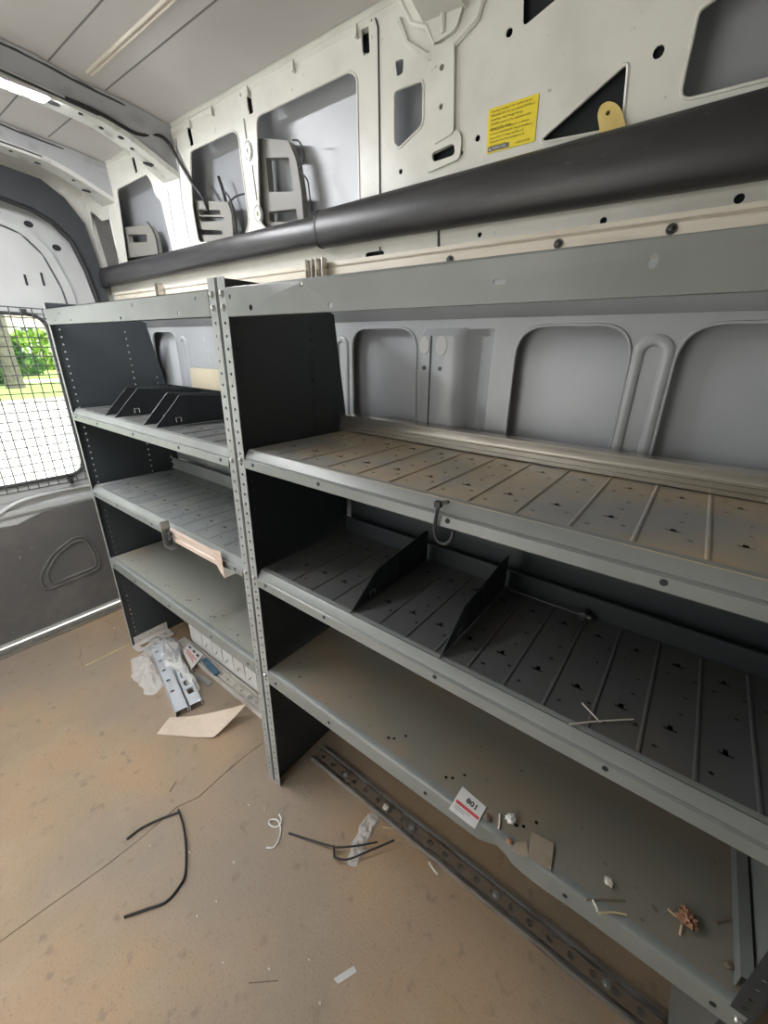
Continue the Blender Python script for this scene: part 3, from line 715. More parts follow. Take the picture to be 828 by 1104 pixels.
# cream fixing rail with screws
R = empty('mounting_rail', (-.5, .90, 1.55), 'cream coloured metal fixing rail above the shelving top beams', 'rail')
MB().sweep([(.918, 1.545), (.918, 1.578), (.914, 1.581), (.918, 1.584), (.918, 1.592), (.955, 1.592), (.955, 1.545)], -2.25, X1 - .01).build('rail', 'cream', R)
for (px, py) in [(485, 280), (724, 247), (602, 263)]:
    p = at(px, py, 1, .917); b = MB(); b.cyl((p.x, .919, p.z), (0, -1, 0), .0085, .003, 12); b.dome((p.x, .916, p.z), (0, -1, 0), .006, .004); b.build('screw', 'darkbolt', R)
def rail_clip(x, label):
    e = empty('rail_clip', (x, .90, 1.53), label, 'clip', 'clips bolted to the fixing rail')
    b = MB(); b.plate(rpoly([(x - .013, 1.52), (x + .013, 1.52), (x + .013, 1.60), (x - .013, 1.60)], .004), [rrect(x - .004, x + .004, 1.565, 1.592, .004)], .003, XZ(.906))
    b.box(x + .010, x + .0128, .89, .906, 1.525, 1.60); b.box(x - .0128, x - .010, .89, .906, 1.525, 1.60)
    b.box(x - .010, x + .010, .907, .9185, 1.575, 1.59)
    b.build('plate', 'alu', e)
    b = MB(); b.cyl((x, .9065, 1.55), (0, -1, 0), .0085, .008, 6); b.cyl((x, .8985, 1.55), (0, -1, 0), .005, .006, 8); b.build('bolt', 'darkbolt', e)
rail_clip(-.945, 'left of the two slotted metal clips over the near unit end'); rail_clip(-.905, 'right of the two slotted metal clips over the near unit end')
rail_clip(-1.80, 'lone slotted metal clip above the far unit beam')

# aluminium extrusion lying along the back of the upper shelf
e = empty('aluminium_extrusion', (-.3, .90, ZT['a']), 'long silver aluminium extrusion lying along the back of the dusty upper shelf', 'metal profile')
za = ZT['a'] + .003
MB().sweep([(.884, za), (.884, za + .008), (.888, za + .009), (.888, za + .018), (.8895, za + .019), (.888, za + .020), (.8895, za + .0225), (.888, za + .0235), (.890, za + .030), (.896, za + .041), (.917, za + .044), (.917, za + .041), (.899, za + .038), (.892, za + .010), (.917, za + .004), (.917, za)], -.835, .255).build('profile', 'alu', e, angle=25)
b = MB(); b.cyl((-.835, .892, za + .034), (-1, 0, 0), .005, .008, 10); b.build('end_screw', 'darkbolt', e)

# cable tie hanging from the upper shelf lip
b = MB()
P = [(-.298, .5415, 1.150), (-.299, .5385, 1.132), (-.300, .537, 1.112), (-.297, .536, 1.096), (-.289, .536, 1.087), (-.279, .537, 1.086), (-.271, .538, 1.094), (-.268, .540, 1.104), (-.270, .542, 1.1095)]
b.tube(smoothpts(P), .0032, 8)
e = empty('cable_tie', (-.285, .54, 1.09), 'looped black cable tie hanging from the lip of the dusty upper shelf', 'cable tie')
b.build('strap', 'black', e); b = MB(); b.obox((-.298, .540, 1.1495), (1, 0, 0), (0, 1, 0), (0, 0, 1), .005, .005, .005); b.cyl((-.292, .541, 1.153), (1, 0, .4), .003, .012, 6); b.build('tie_head', 'black', e)

# pale clamp bar on the far unit
e = empty('clamp_bar', (-1.15, .53, .78), 'pale metal bar with two drop brackets clamped to the far unit middle shelf lip', 'bracket')
MB().sweep([(.5435, .790), (.537, .791), (.537, .804), (.5405, .8065), (.5405, .8125), (.537, .815), (.537, .831), (.5435, .832)], -1.262, -.990).build('bar', 'pink', e, angle=25)
b = MB(); b.box(-1.272, -1.268, .515, .543, .770, .858); b.box(-1.272, -1.225, .515, .519, .770, .774); b.box(-1.272, -1.225, .515, .543, .770, .773)
b.box(-1.268, -1.235, .533, .537, .79, .822)
b.build('hook_bracket', 'bolt', e); b = MB(); b.cyl((-1.262, .532, .80), (1, 0, 0), .008, .02, 8); b.cyl((-1.262, .532, .82), (1, 0, 0), .006, .02, 8); b.build('hook_screw', 'darkbolt', e)
b = MB(); L = [(.543, .846), (.530, .846), (.517, .775), (.520, .760), (.543, .770)]
b.plate([(-1.002, .842), (-.967, .846), (-.965, .762), (-.985, .778), (-1.002, .80)], [circ(-.985, .82, .002, 6), circ(-.985, .80, .002, 6)], .002, XZ(.534))
b.build('drop_bracket', 'pink', e)
b = MB(); b.add([(-.966, .534, .800), (-.966, .534, .763), (-.917, .546, .793), (-.966, .536, .800), (-.966, .536, .763), (-.917, .548, .793)], [(0, 1, 2), (3, 5, 4), (0, 2, 5, 3), (1, 4, 5, 2)])
b.build('gusset', 'bolt', e)

# stray wires in the wall openings
def wire(pts, r, label, off=.004):
    b = MB(); b.tube(smoothpts([upt(*p, off) for p in pts]), r, 6); return tag(b.build('wire', 'black'), label, 'wire')
wire(c7([(618, 232), (645, 235), (665, 270), (668, 340), (650, 380), (690, 430), (700, 490), (712, 585)]), .0022, 'thin dark wire looping beside the bracket in the largest wall opening')
wire(c7([(212, 400), (232, 460), (252, 535)]), .005, 'thick short black wire standing behind the slotted bracket', .03)
wire(c7([(268, 528), (300, 500), (340, 487), (398, 482)]), .003, 'black wire running sideways from the slotted bracket to the pillar', .03)
wire(c7([(285, 490), (312, 520), (330, 580), (347, 690)]), .003, 'black wire dropping beside the slotted bracket behind the cable cover', -.002)
wire(c8([(655, 575), (685, 620), (700, 670), (706, 725)]), .0025, 'thin wire beside the rearmost bracket near the rear door pillar', .002)
# lighting cable along the first bow
P = [(-1.585, .62, ceil_z(.62) - .050), (-1.583, .70, ceil_z(.70) - .048), (-1.58, .80, ceil_z(.80) - .055)]
P += [Vector(upt(186, 152, -.03)), Vector(upt(197, 175, -.012)), Vector(upt(209, 198, -.006)), Vector(upt(217, 213, .006)), Vector(upt(219, 226, .018))]
tag(MB().tube(smoothpts(P), .005, 8).build('cable', 'black'), 'thick black cable leaving the roof bow and dropping into a wall opening', 'cable')

# roof lamp
LX, LZ = -1.605, ceil_z(.5) - .064
def roof_lamp(LX, LY, LZ, label, n):
    e = empty('roof_lamp', (LX, LY, LZ), label, 'lamp', 'LED lamps on the roof bows')
    b = MB(); b.plate(rrect(LX - .026, LX + .026, LY + .09 - n * .042, LY + .085, .012), [], .008, XY(LZ + .001)); b.build('housing', 'white2', e)
    for k in range(n):
        y = LY + .06 - k * .042; MB().plate(rrect(LX - .013, LX + .013, y - .014, y + .014, .006), [], .004, XY(LZ - .0072)).build('led_module', 'led', e)
roof_lamp(LX, .5, LZ, 'lit white LED strip lamp under the roof bow at the upper left', 22)

# warning sticker
sx = [up(*p, -.0025) for p in [(526.5, 117), (580, 101.5), (577, 152), (524.5, 166)]]
xL, xR = (sx[0][0] + sx[3][0]) / 2, (sx[1][0] + sx[2][0]) / 2; zTp = (sx[0][1] + sx[1][1]) / 2; zBt = (sx[2][1] + sx[3][1]) / 2
e = empty('warning_sticker', ((xL + xR) / 2, uy(zBt), zBt), 'yellow loading warning sticker on the white wall above the cable cover', 'sticker')
b = MB(); b.plate([(xL, zBt), (xR, zBt), (xR, zTp), (xL, zTp)], [], .001, lambda u, v, w: (u, uy(v, -.0018 + w), v)); b.build('backing', 'yellow', e)
W = xR - xL; H = zTp - zBt
T1 = "Improper loading of this vehicle may be\nHAZARDOUS. Do not exceed GVWR or\nFront/Rear Axle Weight Ratings\n(GAWR) noted on the compliance label\naffixed to this vehicle."
T2 = "Un chargement inadéquat de ce véhicule\npeut être HASARDEUX. Ne pas excéder le\npoids total et la charge spécifiée sur\nl'étiquette de conformité fixée sur le\nmontant de porte."
ts = W / 21.5
fnT = lambda z0, x0: (lambda u, v: (x0 + u, uy(z0 + v, -.0024), z0 + v))
tm = text_mesh(T1, ts * 1.10, fnT(zTp - H * .10, xL + W * .06), spacing=1.28, bold=.0)
tm2 = text_mesh(T2, ts * 1.04, fnT(zTp - H * .51, xL + W * .06), spacing=1.28, bold=.0)
tm.add(tm2.v, tm2.f); tm3 = text_mesh("1-800-677-2726", ts * 1.0, fnT(zBt + H * .06, xL + W * .60), bold=.0); tm.add(tm3.v, tm3.f)
tm.build('sticker_text', 'yink', e, smooth=False)
b = MB(); b.plate([(xL + W * .03, zBt + H * .03), (xL + W * .48, zBt + H * .03), (xL + W * .48, zBt + H * .14), (xL + W * .03, zBt + H * .14)], [], .0006, lambda u, v, w: (u, uy(v, -.0024 + w), v)); b.build('logo_bar', 'greybar', e)
tm = text_mesh("ADRIAN STEEL", ts * .98, lambda u, v: (xL + W * .125 + u, uy(zBt + H * .065 + v, -.003), zBt + H * .065 + v), bold=.0)
tm.add([(xL + W * a, uy(zBt + H * c, -.003), zBt + H * c) for a, c in ((.045, .05), (.075, .115), (.105, .05), (.085, .05), (.075, .075), (.065, .05))], [(0, 1, 4, 5), (1, 2, 3, 4)])
tm.build('logo_text', 'paleink', e, smooth=False)

# yellow foam tab in the triangular opening
b = MB(); yt = .9
pts = [up(*p, -.006) for p in [(648, 150), (644, 124), (647, 114), (655, 109), (664, 111), (670, 118), (674, 132), (676, 146)]]
b.plate(rpoly(pts, .006), [circ(*up(655.5, 122, -.006), .0035, 8)], .006, lambda u, v, w: (u, uy(v, -.007 + w), v))
tag(b.build('foam_tab', 'foam', angle=40), 'rounded yellow foam tab with a small hole sticking up behind the cable cover', 'tab')

b = MB(); b.plate(rpoly([(-1.745, 1.165), (-1.52, 1.165), (-1.52, 1.292), (-1.735, 1.290)], .004), [], .006, XZ(.942))
tag(b.build('beige_board', 'board'), 'plain beige board piece standing behind the far unit top shelf', 'board')
# ================================================================== floor tracks
def track(x0, x1, m, label):
    e = empty('floor_track', ((x0 + x1) / 2, .71, 0), label, 'floor rail', 'perforated floor tracks under the shelving')
    y = .680
    MB().sweep([(y - .004, .001), (y, .013), (y + .006, .013), (y + .008, .006), (y + .052, .006), (y + .054, .013), (y + .060, .013), (y + .064, .001)], x0, x1).build('rail', m, e, angle=20)
    b = MB(); x = x0 + .03; hl = []
    while x < x1 - .03:
        hl.append(circ(x, y + .03, .009, 10)); x += .05
    b.plate([(x0 + .002, y + .016), (x1 - .002, y + .016), (x1 - .002, y + .044), (x0 + .002, y + .044)], hl, .002, XY(.0105)); b.build('slot_strip', 'debris' if m == 'track' else m, e)
    for k in range(4):
        xx = x0 + .14 + k * (x1 - x0 - .2) / 3.2; b = MB(); b.cyl((xx, y + .03, .0105), (0, 0, 1), .011, .002, 14); b.dome((xx, y + .03, .0125), (0, 0, 1), .007, .003); b.build('screw', 'bolt', e)
track(-.815, .258, 'track', 'worn dirty metal floor track under the near shelving unit')
track(-1.80, -.885, 'tracklight', 'pale metal floor track under the far shelving unit')

# white slotted liner standing under the far unit
b = MB(); hl = []
x = -1.64
while x < -.92:
    hl.append([(x - .003, .03), (x + .003, .03), (x + .003, .15), (x - .003, .15)])
    hl.append([(x + .014, .030), (x + .020, .030), (x + .048, .066), (x + .042, .066)])
    x += .085
b.plate(rpoly([(-1.75, 0.002), (-.88, .002), (-.88, .30), (-1.75, .30)], .03), hl, .004, XZ(.749))
e = empty('liner_panel', (-1.3, .752, 0), 'white slotted liner panel standing upright beneath the far shelving unit', 'panel')
b.build('face', 'white2', e); MB().box(-1.74, -.89, .757, .760, .01, .29).build('slot_backing', 'doordark', e)


# ================================================================== litter
def flat_patch(name, m, pts, z, label, cat, lift=None, T=.0008, group=None, parent=None):
    L = [(p.x, p.y) for p in [fl(px, py, z) for px, py in pts]]
    b = MB(); b.plate(L, [], T, lambda u, v, w: (u, v, z + T - w + (lift(u, v) if lift else 0)))
    o = b.build(name, m, parent)
    return tag(o, label, cat, group) if label else o
s2c = lambda L: [(100 + x / 2.3, 820 + y / 2.3) for x, y in L]
s3c = lambda L: [(130 + x / 5.175, 660 + y / 5.175) for x, y in L]
# black straps
b = MB(); b.tube(smoothpts([fl(*p, .004) for p in s2c([(84, 195), (120, 168), (165, 146), (214, 128)])]), .0035, 8)
b.tube(smoothpts([fl(*p, .004) for p in s2c([(212, 122), (224, 160), (231, 215), (229, 280), (215, 312), (182, 350), (130, 370), (78, 388)])]), .0045, 8, r2=.003)
tag(b.build('bent_strap', 'black'), 'bent black plastic strap lying open on the bare floor', 'strap')
b = MB(); b.tube(smoothpts([fl(*p, z) for p, z in zip(s2c([(486, 180), (540, 197), (597, 214)]), (.003, .006, .014))]), .0028, 8)
b.tube([fl(*p, .013) for p in s2c([(597, 211), (599, 240)])], .0035, 8); b.tube(smoothpts([fl(*p, z) for p, z in zip(s2c([(599, 240), (632, 245), (690, 222), (748, 197)]), (.014, .015, .018, .028))]), .0028, 8)
b.tube(smoothpts([fl(*p, .016) for p in s2c([(597, 216), (650, 212), (706, 202)])]), .0026, 8)
tag(b.build('bent_strap', 'black'), 'forked black strap offcut lying over the bubble wrap strip', 'strap')
b = MB(); b.tube(smoothpts([fl(*p, .003) for p in s2c([(462, 133), (468, 150), (455, 165), (438, 158), (440, 147), (458, 148), (466, 170), (462, 195), (448, 215), (430, 216)])]), .0022, 6)
tag(b.build('string', 'paper'), 'curled white string on the floor near the unit corner', 'string')
BUB = lambda: crumple('bubble_wrap', 'bubble', s2c([(690, 125), (716, 140), (700, 175), (672, 225), (650, 265), (636, 262), (633, 240), (655, 185), (668, 150)]), .012, 'clear bubble wrap strip on the floor beside the worn track', 'bubble wrap', 17, .001)
flat_patch('tape_scrap', 'tape', s2c([(597, 541), (648, 509), (655, 524), (608, 554)]), .0005, 'small shiny clear tape scrap alone on the bare floor', 'tape', T=.0008)
flat_patch('yellow_straw', 'wood', s2c([(718, 164), (746, 167), (746, 171), (718, 168)]), .0005, 'short yellow straw beside the worn floor track', 'straw', T=.002)
# pale wood stick by the rear doors
b = MB(); b.tube([fl(92, 718, .003), fl(145, 692, .003)], .003, 6); tag(b.build('thin_stick', 'wood'), 'thin pale stick on the floor at the foot of the far unit', 'stick')
for i, (px, py) in enumerate([(204, 919), (161, 912), (285, 872), (240, 1038), (252, 930), (268, 868), (233, 972), (345, 1082), (123, 677), (212, 988), (333, 1035), (290, 1045)]):
    p = fl(px, py, .003); b = MB(); r = .0018 + .0018 * random.random()
    b.tube([p + Vector((-r, 0, 0)), p + Vector((-r * .2, r * .4, .0005)), p + Vector((r, 0, 0))], [r * .5, r * .8, r * .4], 6)
    tag(b.build('crumb', 'palechip'), 'tiny pale crumb scattered on the brown floor', 'crumb', 'pale crumbs scattered on the floor')

# cardboard flap with raised corner
def quad_sheet(name, m, corners, n, bend, label, cat, T=.0015):
    A, Bq, Cq, Dq = [Vector((p.x, p.y)) for p in corners]; b = MB(); vs = []
    for w in (0, T):
        for i in range(n + 1):
            for j in range(n + 1):
                u, v = i / n, j / n; p = (A * (1 - u) + Bq * u) * (1 - v) + (Dq * (1 - u) + Cq * u) * v
                vs.append((p.x, p.y, .0015 + bend(u, v) + w))
    k = n + 1; q = k * k; fs = []
    for i in range(n):
        for j in range(n):
            f = (i * k + j, i * k + j + 1, (i + 1) * k + j + 1, (i + 1) * k + j); fs += [f, tuple(x + q for x in f)]
    rim = [i * k for i in range(k)] + [n * k + j for j in range(1, k)] + [i * k + n for i in range(n - 1, -1, -1)] + [j for j in range(n - 1, 0, -1)]
    fs += [(rim[i], rim[(i + 1) % len(rim)], rim[(i + 1) % len(rim)] + q, rim[i] + q) for i in range(len(rim))]
    b.add(vs, fs); return tag(b.build(name, m, angle=60), label, cat)
quad_sheet('cardboard_flap', 'kraft', [fl(169, 792), fl(230, 796.5), fl(268, 774), fl(183, 774)], 12, lambda u, v: 0.085 * max(0, u * .4 + v * u * .75 - .25) ** 1.5 + .006 * math.sin(u * 3.1) * v, 'curled beige cardboard flap on the floor in front of the far unit', 'cardboard')

# perforated steel channel in a clear bag
pa, pb = fl(176, 698), fl(205, 767); d = (pb - pa); Ln = d.length; d.normalize(); nrm = Vector((-d.y, d.x, 0)) * -1
if nrm.dot(fl(220, 760) - pb) < 0: nrm = -nrm
e = empty('perforated_channel', pa, 'pale perforated steel channel half wrapped in the clear bag', 'steel channel')
for off, nm in ((-.028, 'channel'), (.026, 'channel')):
    b = MB(); fnp = lambda u, v, w: tuple(pa + d * u + nrm * (v + off) + Vector((0, 0, .030 - w)))
    hl = [rrect(.05 + k * .055, .085 + k * .055, -.012, .012, .005) for k in range(int((Ln - .08) / .055))] if off > 0 else [rrect(.05 + k * .075, .062 + k * .075, -.014, .002, .004) for k in range(int((Ln - .08) / .075))]
    b.plate([(0, -.024), (Ln, -.024), (Ln, .024), (0, .024)], hl, .002, fnp)
    for s in (-1, 1):
        b.obox(pa + d * Ln / 2 + nrm * (off + s * .0235) + Vector((0, 0, .0155)), d, nrm, (0, 0, 1), Ln / 2, .001, .0145)
    b.build(nm, 'steelwhite', e, angle=30)
def crumple(name, m, pts, h, label, cat, sd=0, base=.002):
    L = [(p.x, p.y) for p in [fl(*q) for q in pts]]; L = rpoly(L, .05, 7)
    cx = sum(p[0] for p in L) / len(L); cy = sum(p[1] for p in L) / len(L); b = MB(); R = 22; vs = []; k = len(L)
    for r in range(R + 1):
        t = r / R
        for i, (x, y) in enumerate(L):
            q = Vector((cx + (x - cx) * t, cy + (y - cy) * t, 0))
            f = (1 - t ** 3); z = base + f * h * (.5 + .6 * noise.noise((q.x * 16 + sd, q.y * 16, sd))) + .55 * h * f * (.5 - abs(noise.noise((q.x * 26, q.y * 26 + sd, 0)))) + .008 * f * noise.noise((q.x * 80, q.y * 80, sd))
            j = .008 * noise.noise((q.x * 30, q.y * 30, sd + 5)) * t
            vs.append((q.x + j, q.y + j, max(z, base)))
    fs = [(r * k + i, r * k + (i + 1) % k, (r + 1) * k + (i + 1) % k, (r + 1) * k + i) for r in range(R) for i in range(k)]
    b.add(vs, fs); return tag(b.build(name, m, angle=70), label, cat)
crumple('plastic_bag', 'plastic', s3c([(190, 170), (250, 135), (330, 150), (350, 260), (385, 330), (450, 420), (430, 450), (400, 440), (330, 380), (250, 360), (205, 270)]), .062, 'crumpled clear plastic bag around the perforated steel channel', 'plastic bag', 3, .003)
crumple('bubble_bag', 'bubble', s3c([(50, 270), (110, 250), (160, 160), (225, 115), (245, 150), (205, 220), (215, 300), (240, 420), (190, 465), (130, 465), (110, 405), (60, 370)]), .045, 'cloudy crumpled bubble wrap bag left of the steel channel', 'plastic bag', 8, .002)
BUB()
# booklet with red print
bk = s3c([(377, 172), (462, 240), (395, 320), (350, 225)])
o = flat_patch('booklet', 'paper', bk, .022, 'small white leaflet with red print beside the bagged steel channel', 'leaflet', T=.002, lift=lambda u, v: .0)
A = [fl(*q, .0245) for q in bk]
def on(u, v): return (A[0] * (1 - u) + A[1] * u) * (1 - v) + (A[3] * (1 - u) + A[2] * u) * v
b = MB()
for v, u0, u1 in ((.45, .1, .9), (.56, .1, .75), (.67, .15, .85)):
    b.add([on(u0, v), on(u1, v), on(u1, v + .05), on(u0, v + .05)], [(0, 1, 2, 3)])
b.build('red_print', 'red', o)
b = MB()
for u0, v in ((.12, .12), (.42, .14), (.7, .16)):
    b.add([on(u0, v), on(u0 + .17, v), on(u0 + .17, v + .14), on(u0, v + .14)], [(0, 1, 2, 3)])
b.build('black_print', 'ink', o)
b = MB(); c = [fl(*q) for q in bk]; ctr = sum(c, Vector()) / 4
b.box(ctr.x - .03, ctr.x + .03, ctr.y - .02, ctr.y + .02, .0005, .0215); b.build('page_block', 'paper', o)
# blue strip, grey strip, shavings on/near the pale track
b = MB(); p, q = fl(222, 713, .018), fl(232, 724, .018); dd = (q - p)
b.obox((p + q) / 2, dd, dd.cross(Vector((0, 0, 1))), (0, 0, 1), dd.length / 2 + .02, .012, .004); tag(b.build('plastic_strip', 'blue'), 'short dark blue plastic strip lying on the pale floor track', 'strip')
b = MB(); p, q = fl(209, 726, .003), fl(227, 738, .003); dd = q - p
b.obox((p + q) / 2, dd, dd.cross(Vector((0, 0, 1))), (0, 0, 1), dd.length / 2, .012, .002); tag(b.build('metal_strip', 'bolt'), 'flat grey metal strip on the floor between channel and track', 'strip')

# ---- things on the lowest shelf of the near unit
Z4 = ZT['c'] + .0005
k1 = lambda L: [(480 + x / 5.914, 840 + y / 5.914) for x, y in L]
k4 = lambda L: [(480 + x / 2.379, 800 + y / 2.379) for x, y in L]
cq = k1([(110, 48), (262, 180), (188, 318), (24, 190)])
o = flat_patch('card', 'paper', cq, Z4 + .001, 'white card with red band and dark digits on the lowest shelf edge', 'card', T=.001)
A = [fl(*q, Z4 + .0026) for q in cq]
b = MB(); b.add([on(.06, .52), on(.96, .52), on(.96, .64), on(.06, .64)], [(0, 1, 2, 3)]); b.build('red_band', 'red', o)
ux = (A[1] - A[0]); uyv = (A[3] - A[0]); 
tm = text_mesh("801", .30, lambda u, v: tuple(A[0] + ux * (.34 + u) + uyv * (.36 - v * .9)), bold=.01); tm.build('digits', 'ink', o, smooth=False)
b = MB()
for v, u1 in ((.72, .7), (.80, .5)): b.add([on(.1, v), on(u1, v), on(u1, v + .02), on(.1, v + .02)], [(0, 1, 2, 3)])
b.build('small_print', 'label' if 'label' in M else 'greybar', o)
o = flat_patch('paper_scrap', 'kraft2', k1([(545, 348), (693, 415), (672, 585), (600, 545), (525, 500)]), Z4 + .002, 'square brown paper scrap by the bent lip of the lowest shelf', 'paper', T=.001, lift=lambda u, v: .004 + .003 * math.sin(u * 60))
flat_patch('paper_scrap', 'kraft2', k1([(425, 455), (445, 405), (520, 400), (530, 500), (480, 490)]), Z4 + .0005, 'smaller brown paper scrap tucked left of the square scrap', 'paper', T=.001)
def lump(name, m, px, py, r, label, cat, sd, sq=.6, z=Z4, fr=2.2, am=.55):
    p = fl(px, py, z); b = MB(); N, K = 12, 18; vs = []; fs = []
    for i in range(N + 1):
        th = PI * i / N
        for j in range(K):
            ph = 2 * PI * j / K; dr = Vector((math.sin(th) * math.cos(ph), math.sin(th) * math.sin(ph), math.cos(th)))
            rr = r * (1 + am * noise.noise(dr * fr + Vector((sd, 0, 0)))); v = dr * rr; vs.append((p.x + v.x, p.y + v.y, z + .0008 + r * sq * 1.2 + v.z * sq))
    mn = min(v[2] for v in vs); vs = [(a, c, dz - mn + z + .0006) for a, c, dz in vs]
    for i in range(N):
        for j in range(K): fs.append((i * K + j, i * K + (j + 1) % K, (i + 1) * K + (j + 1) % K, (i + 1) * K + j))
    b.add(vs, fs); return tag(b.build(name, m, angle=50), label, cat) if label else (b, p)
lump('crumpled_paper', 'paper', 550, 885, .009, 'crumpled white paper bit right of the red banded card', 'paper', 1, fr=4, am=.8)
lump('wood_chip', 'palechip', 656, 952, .007, 'pale elongated chip alone in the middle of the lowest shelf', 'chip', 4, .5)
lump('brown_crumb', 'leaf', 549, 908, .006, 'reddish brown crumb among scraps left of the square paper', 'crumb', 6, .5)
lump('brown_crumb', 'debris', 525, 882, .007, 'dark brown crumb against the right edge of the banded card', 'crumb', 9, .4)
lump('brown_crumb', 'debris', 785, 1042, .006, 'dark crumb at the far right end of the lowest shelf', 'crumb', 12, .5)
# dried leaf with stems
e = empty('dried_leaf', fl(738, 993, Z4), 'curled reddish brown dried leaf with stems near the right shelf end', 'leaf')
bq, p = lump('x', 'leaf', 739, 993, .013, None, None, 15, .6, fr=4.5, am=.9); bq.build('blade', 'leaf', e, angle=40)
b = MB(); b.tube([fl(720, 980, Z4 + .012), fl(729, 988, Z4 + .007)], .0018, 6); b.tube([fl(733, 1008, Z4 + .003), fl(735, 998, Z4 + .004)], .0018, 6); b.build('stem', 'wood', e)
def twig(pts, r, m, label, z=Z4, cat='twig', name='twig'):
    b = MB(); b.tube(smoothpts([fl(*p, z + r) for p in pts]), r, 6); tag(b.build(name, m), label, cat)
twig(k4([(362, 405), (410, 403), (462, 407)]), .0014, 'debris', 'dark straight twig near the bent lip of the lowest shelf')
twig(k4([(395, 440), (430, 437), (466, 443)]), .0014, 'wood', 'pale curved straw just below the dark twig')
twig(k4([(378, 405), (388, 425), (390, 436)]), .0016, 'palechip', 'short pale splinter touching the bent lip of the lowest shelf', cat='splinter', name='splinter')
twig(k4([(140, 185), (139, 210), (136, 222)]), .002, 'palechip', 'pale splinter between banded card and crumpled paper', cat='splinter', name='splinter')
twig(k4([(695, 462), (735, 452)]), .002, 'debris', 'dark twig lying near the right end flange of the lowest shelf')
# straws on the middle shelf
Zb = ZT['b'] + .0022
j8 = lambda L: [(500 + x / 2.524, 540 + y / 2.524) for x, y in L]
twig(j8([(322, 550), (350, 580), (372, 603)]), .0010, 'palechip', 'shorter pale straw of the crossed pair on the dark middle shelf', Zb, 'straw', 'straw')
twig(j8([(287, 608), (360, 600), (462, 594)]), .0010, 'palechip', 'longer pale straw of the crossed pair on the dark middle shelf', Zb + .0018, 'straw', 'straw')
# straw bits by / in the worn track
for i, (L, lab) in enumerate((([(540, 500), (553, 522), (568, 540)], 'pale splinter on the floor against the worn track'),)):
    twig([(280 + x / 2.957, 760 + y / 2.957) for x, y in L], .003, 'palechip', lab, 0, 'splinter', 'splinter')
lump('foam_crumb', 'palechip', 416, 872, .010, 'pale beige foam crumb resting on the worn floor track', 'crumb', 21, .6, .0125)
b = MB()
for k in range(90):
    x = random.uniform(-.78, .2); y = random.uniform(.69, .73); z = .0068; L = random.uniform(.003, .012); a = random.uniform(0, PI)
    b.obox((x, y, z + .0015), (math.cos(a), math.sin(a), 0), (-math.sin(a), math.cos(a), 0), (0, 0, 1), L, .0018, .0012)
tag(b.build('track_debris', 'debris'), 'dirt and shavings collected in the worn floor track', 'debris', kind='stuff')

# ================================================================== outside, behind the rear doors
GZ = -.65
g = MB(); g.box(-60, 40, -60, 60, GZ - .1, GZ); road = struct(g.build('ground', 'road'))
g = MB(); g.box(-19.2, -18.4, -50, 50, GZ, GZ + .12); struct(g.build('kerb', 'kerb'))
g = MB(); g.box(-27, -19.2, -50, 50, GZ, GZ + .13); struct(g.build('verge', 'lawn'))
g = MB(); g.box(-29.5, -27, -50, 50, GZ, GZ + .12); struct(g.build('pavement', 'kerb'))
g = MB(); g.box(-59, -29.5, -50, 50, GZ, GZ + .2); struct(g.build('lawn', 'lawn'))
HX = -46
e = empty('house', (HX, 14, GZ + .2), 'beige house with white framed window across the road outside', 'house')
MB().box(HX - 8, HX, -8, 24, GZ + .2, 6.5).build('house_wall', 'brick', e)
MB().add([(HX + .6, -9, 6.3), (HX + .6, 25, 6.3), (HX - 8.6, 25, 6.3), (HX - 8.6, -9, 6.3), (HX - 4, -9, 9.6), (HX - 4, 25, 9.6)], [(0, 1, 5, 4), (3, 4, 5, 2), (0, 4, 3), (1, 2, 5), (0, 3, 2, 1)]).build('roof', 'hroof', e)
for (px0, px1, py0, py1) in ((21, 41, 347, 381), (-60, -20, 340, 385)):
    a = at(px0, py1, 0, HX); c = at(px1, py0, 0, HX)
    fr = MB().plate([(a.y, a.z), (c.y, a.z), (c.y, c.z), (a.y, c.z)], [rrect(a.y + .5, a.y + (c.y - a.y) * .45, a.z + .5, c.z - .5, .02, 1), rrect(a.y + (c.y - a.y) * .52, c.y - .5, a.z + .5, c.z - .5, .02, 1)], .1, YZ(HX)).build('window_frame', 'hwhite', e)
    MB().box(HX - .01, HX + .03, a.y + .3, c.y - .3, a.z + .3, c.z - .3).build('pane', 'hwin', fr)
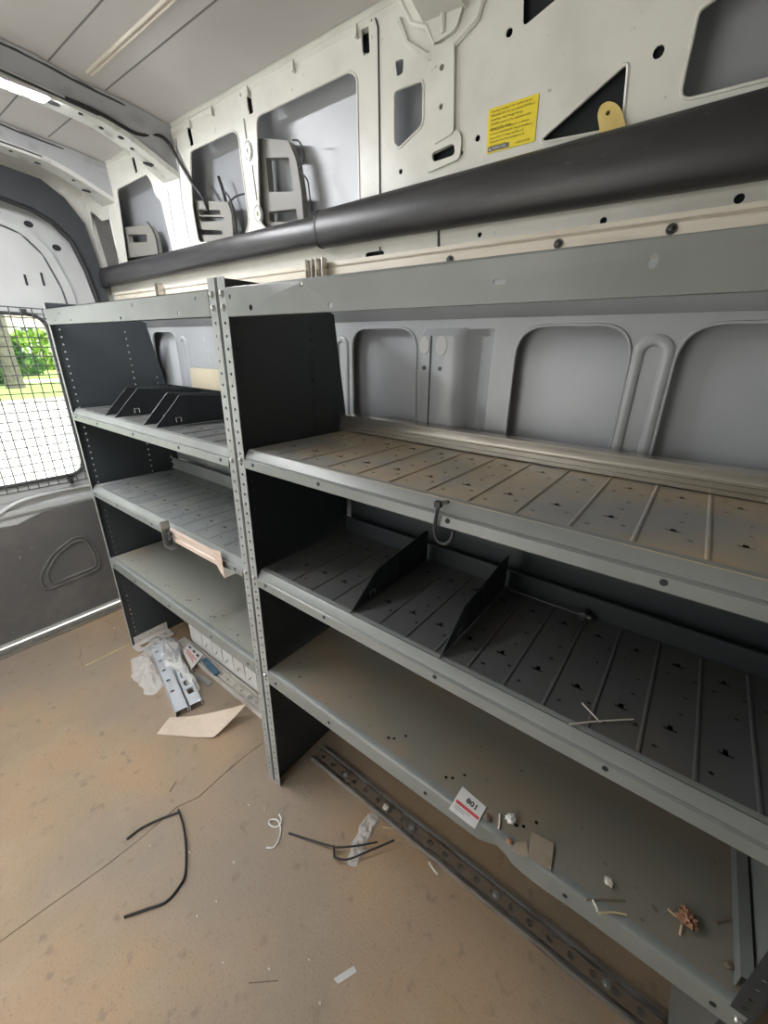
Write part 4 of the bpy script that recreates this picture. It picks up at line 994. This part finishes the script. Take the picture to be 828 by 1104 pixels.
def bush(name, c, rx, ry, rz, m, label, n=420, parent=None):
    b = MB()
    for k in range(n):
        d = Vector((random.gauss(0, 1), random.gauss(0, 1), random.gauss(0, 1))).normalized() * random.uniform(.72, 1.0)
        p = Vector((c[0] + d.x * rx, c[1] + d.y * ry, c[2] + d.z * rz)); a = Vector((random.gauss(0, 1), random.gauss(0, 1), random.gauss(0, 1))).normalized()
        q = a.orthogonal().normalized(); s = .22 * rz
        b.add([p - a * s, p + q * s * .55, p + a * s, p - q * s * .55], [(0, 1, 2, 3)])
    o = b.build(name, m, parent, smooth=False)
    return tag(o, label, 'bush') if label else o
for (px, py, dist, rx, ry, rz, m, lab) in ((47, 397, -38, 1.2, 2.3, 1.35, 'bushm', 'bright green bush in front of the house window outside'), (-2, 400, -27, 1.0, 1.2, 1.1, 'bushd', 'dark green bush beside the tree trunk outside'), (26, 412, -31.5, .9, 1.3, .7, 'bushd', 'low dark hedge clump beside the lawn outside')):
    p = at(px, py, 0, dist); e = empty('bush', (p.x, p.y, GZ + .13), lab, 'bush')
    bush('foliage', (p.x, p.y, GZ + .1 + rz), rx, ry, rz, m, None, parent=e)
    b = MB(); 
    for k in range(5): b.tube([(p.x + .1 * k - .2, p.y + .08 * k - .16, GZ + .1), (p.x + .3 * (k - 2), p.y + .35 * (k - 2), GZ + .1 + rz)], [.06, .03], 6)
    b.build('stem', 'trunk', e)
p = at(12, 400, 0, -24)
e = empty('street_tree', (p.x, p.y, GZ + .12), 'grey tree trunk on the verge across the road outside', 'tree')
MB().tube([(p.x, p.y, GZ + .1), (p.x + .05, p.y, GZ + 1.5), (p.x, p.y + .1, GZ + 4), (p.x + .1, p.y, GZ + 6.5)], [.34, .27, .24, .18], 14).build('trunk', 'trunk', e)
bush('crown', (p.x, p.y, GZ + 7.5), 2.5, 3, 2.2, 'bushd', None, 700, e)

# ================================================================== light
w = bpy.data.worlds.new('sky'); S.world = w; w.use_nodes = True
bg = w.node_tree.nodes['Background']; bg.inputs['Color'].default_value = (0.98, 0.98, 0.95, 1); bg.inputs['Strength'].default_value = 1.5
sl = bpy.data.lights.new('sun', 'SUN'); sl.energy = 3.6; sl.angle = .01; sl.color = (1, .96, .88)
so = bpy.data.objects.new('sun', sl); COL.objects.link(so)
so.rotation_euler = Vector((-.45, -.30, -1.0)).to_track_quat('-Z', 'Y').to_euler()
vs = S.view_settings; vs.view_transform = 'Standard'; vs.look = 'None'; vs.gamma = 1; vs.use_curve_mapping = False; vs.exposure = 1.33
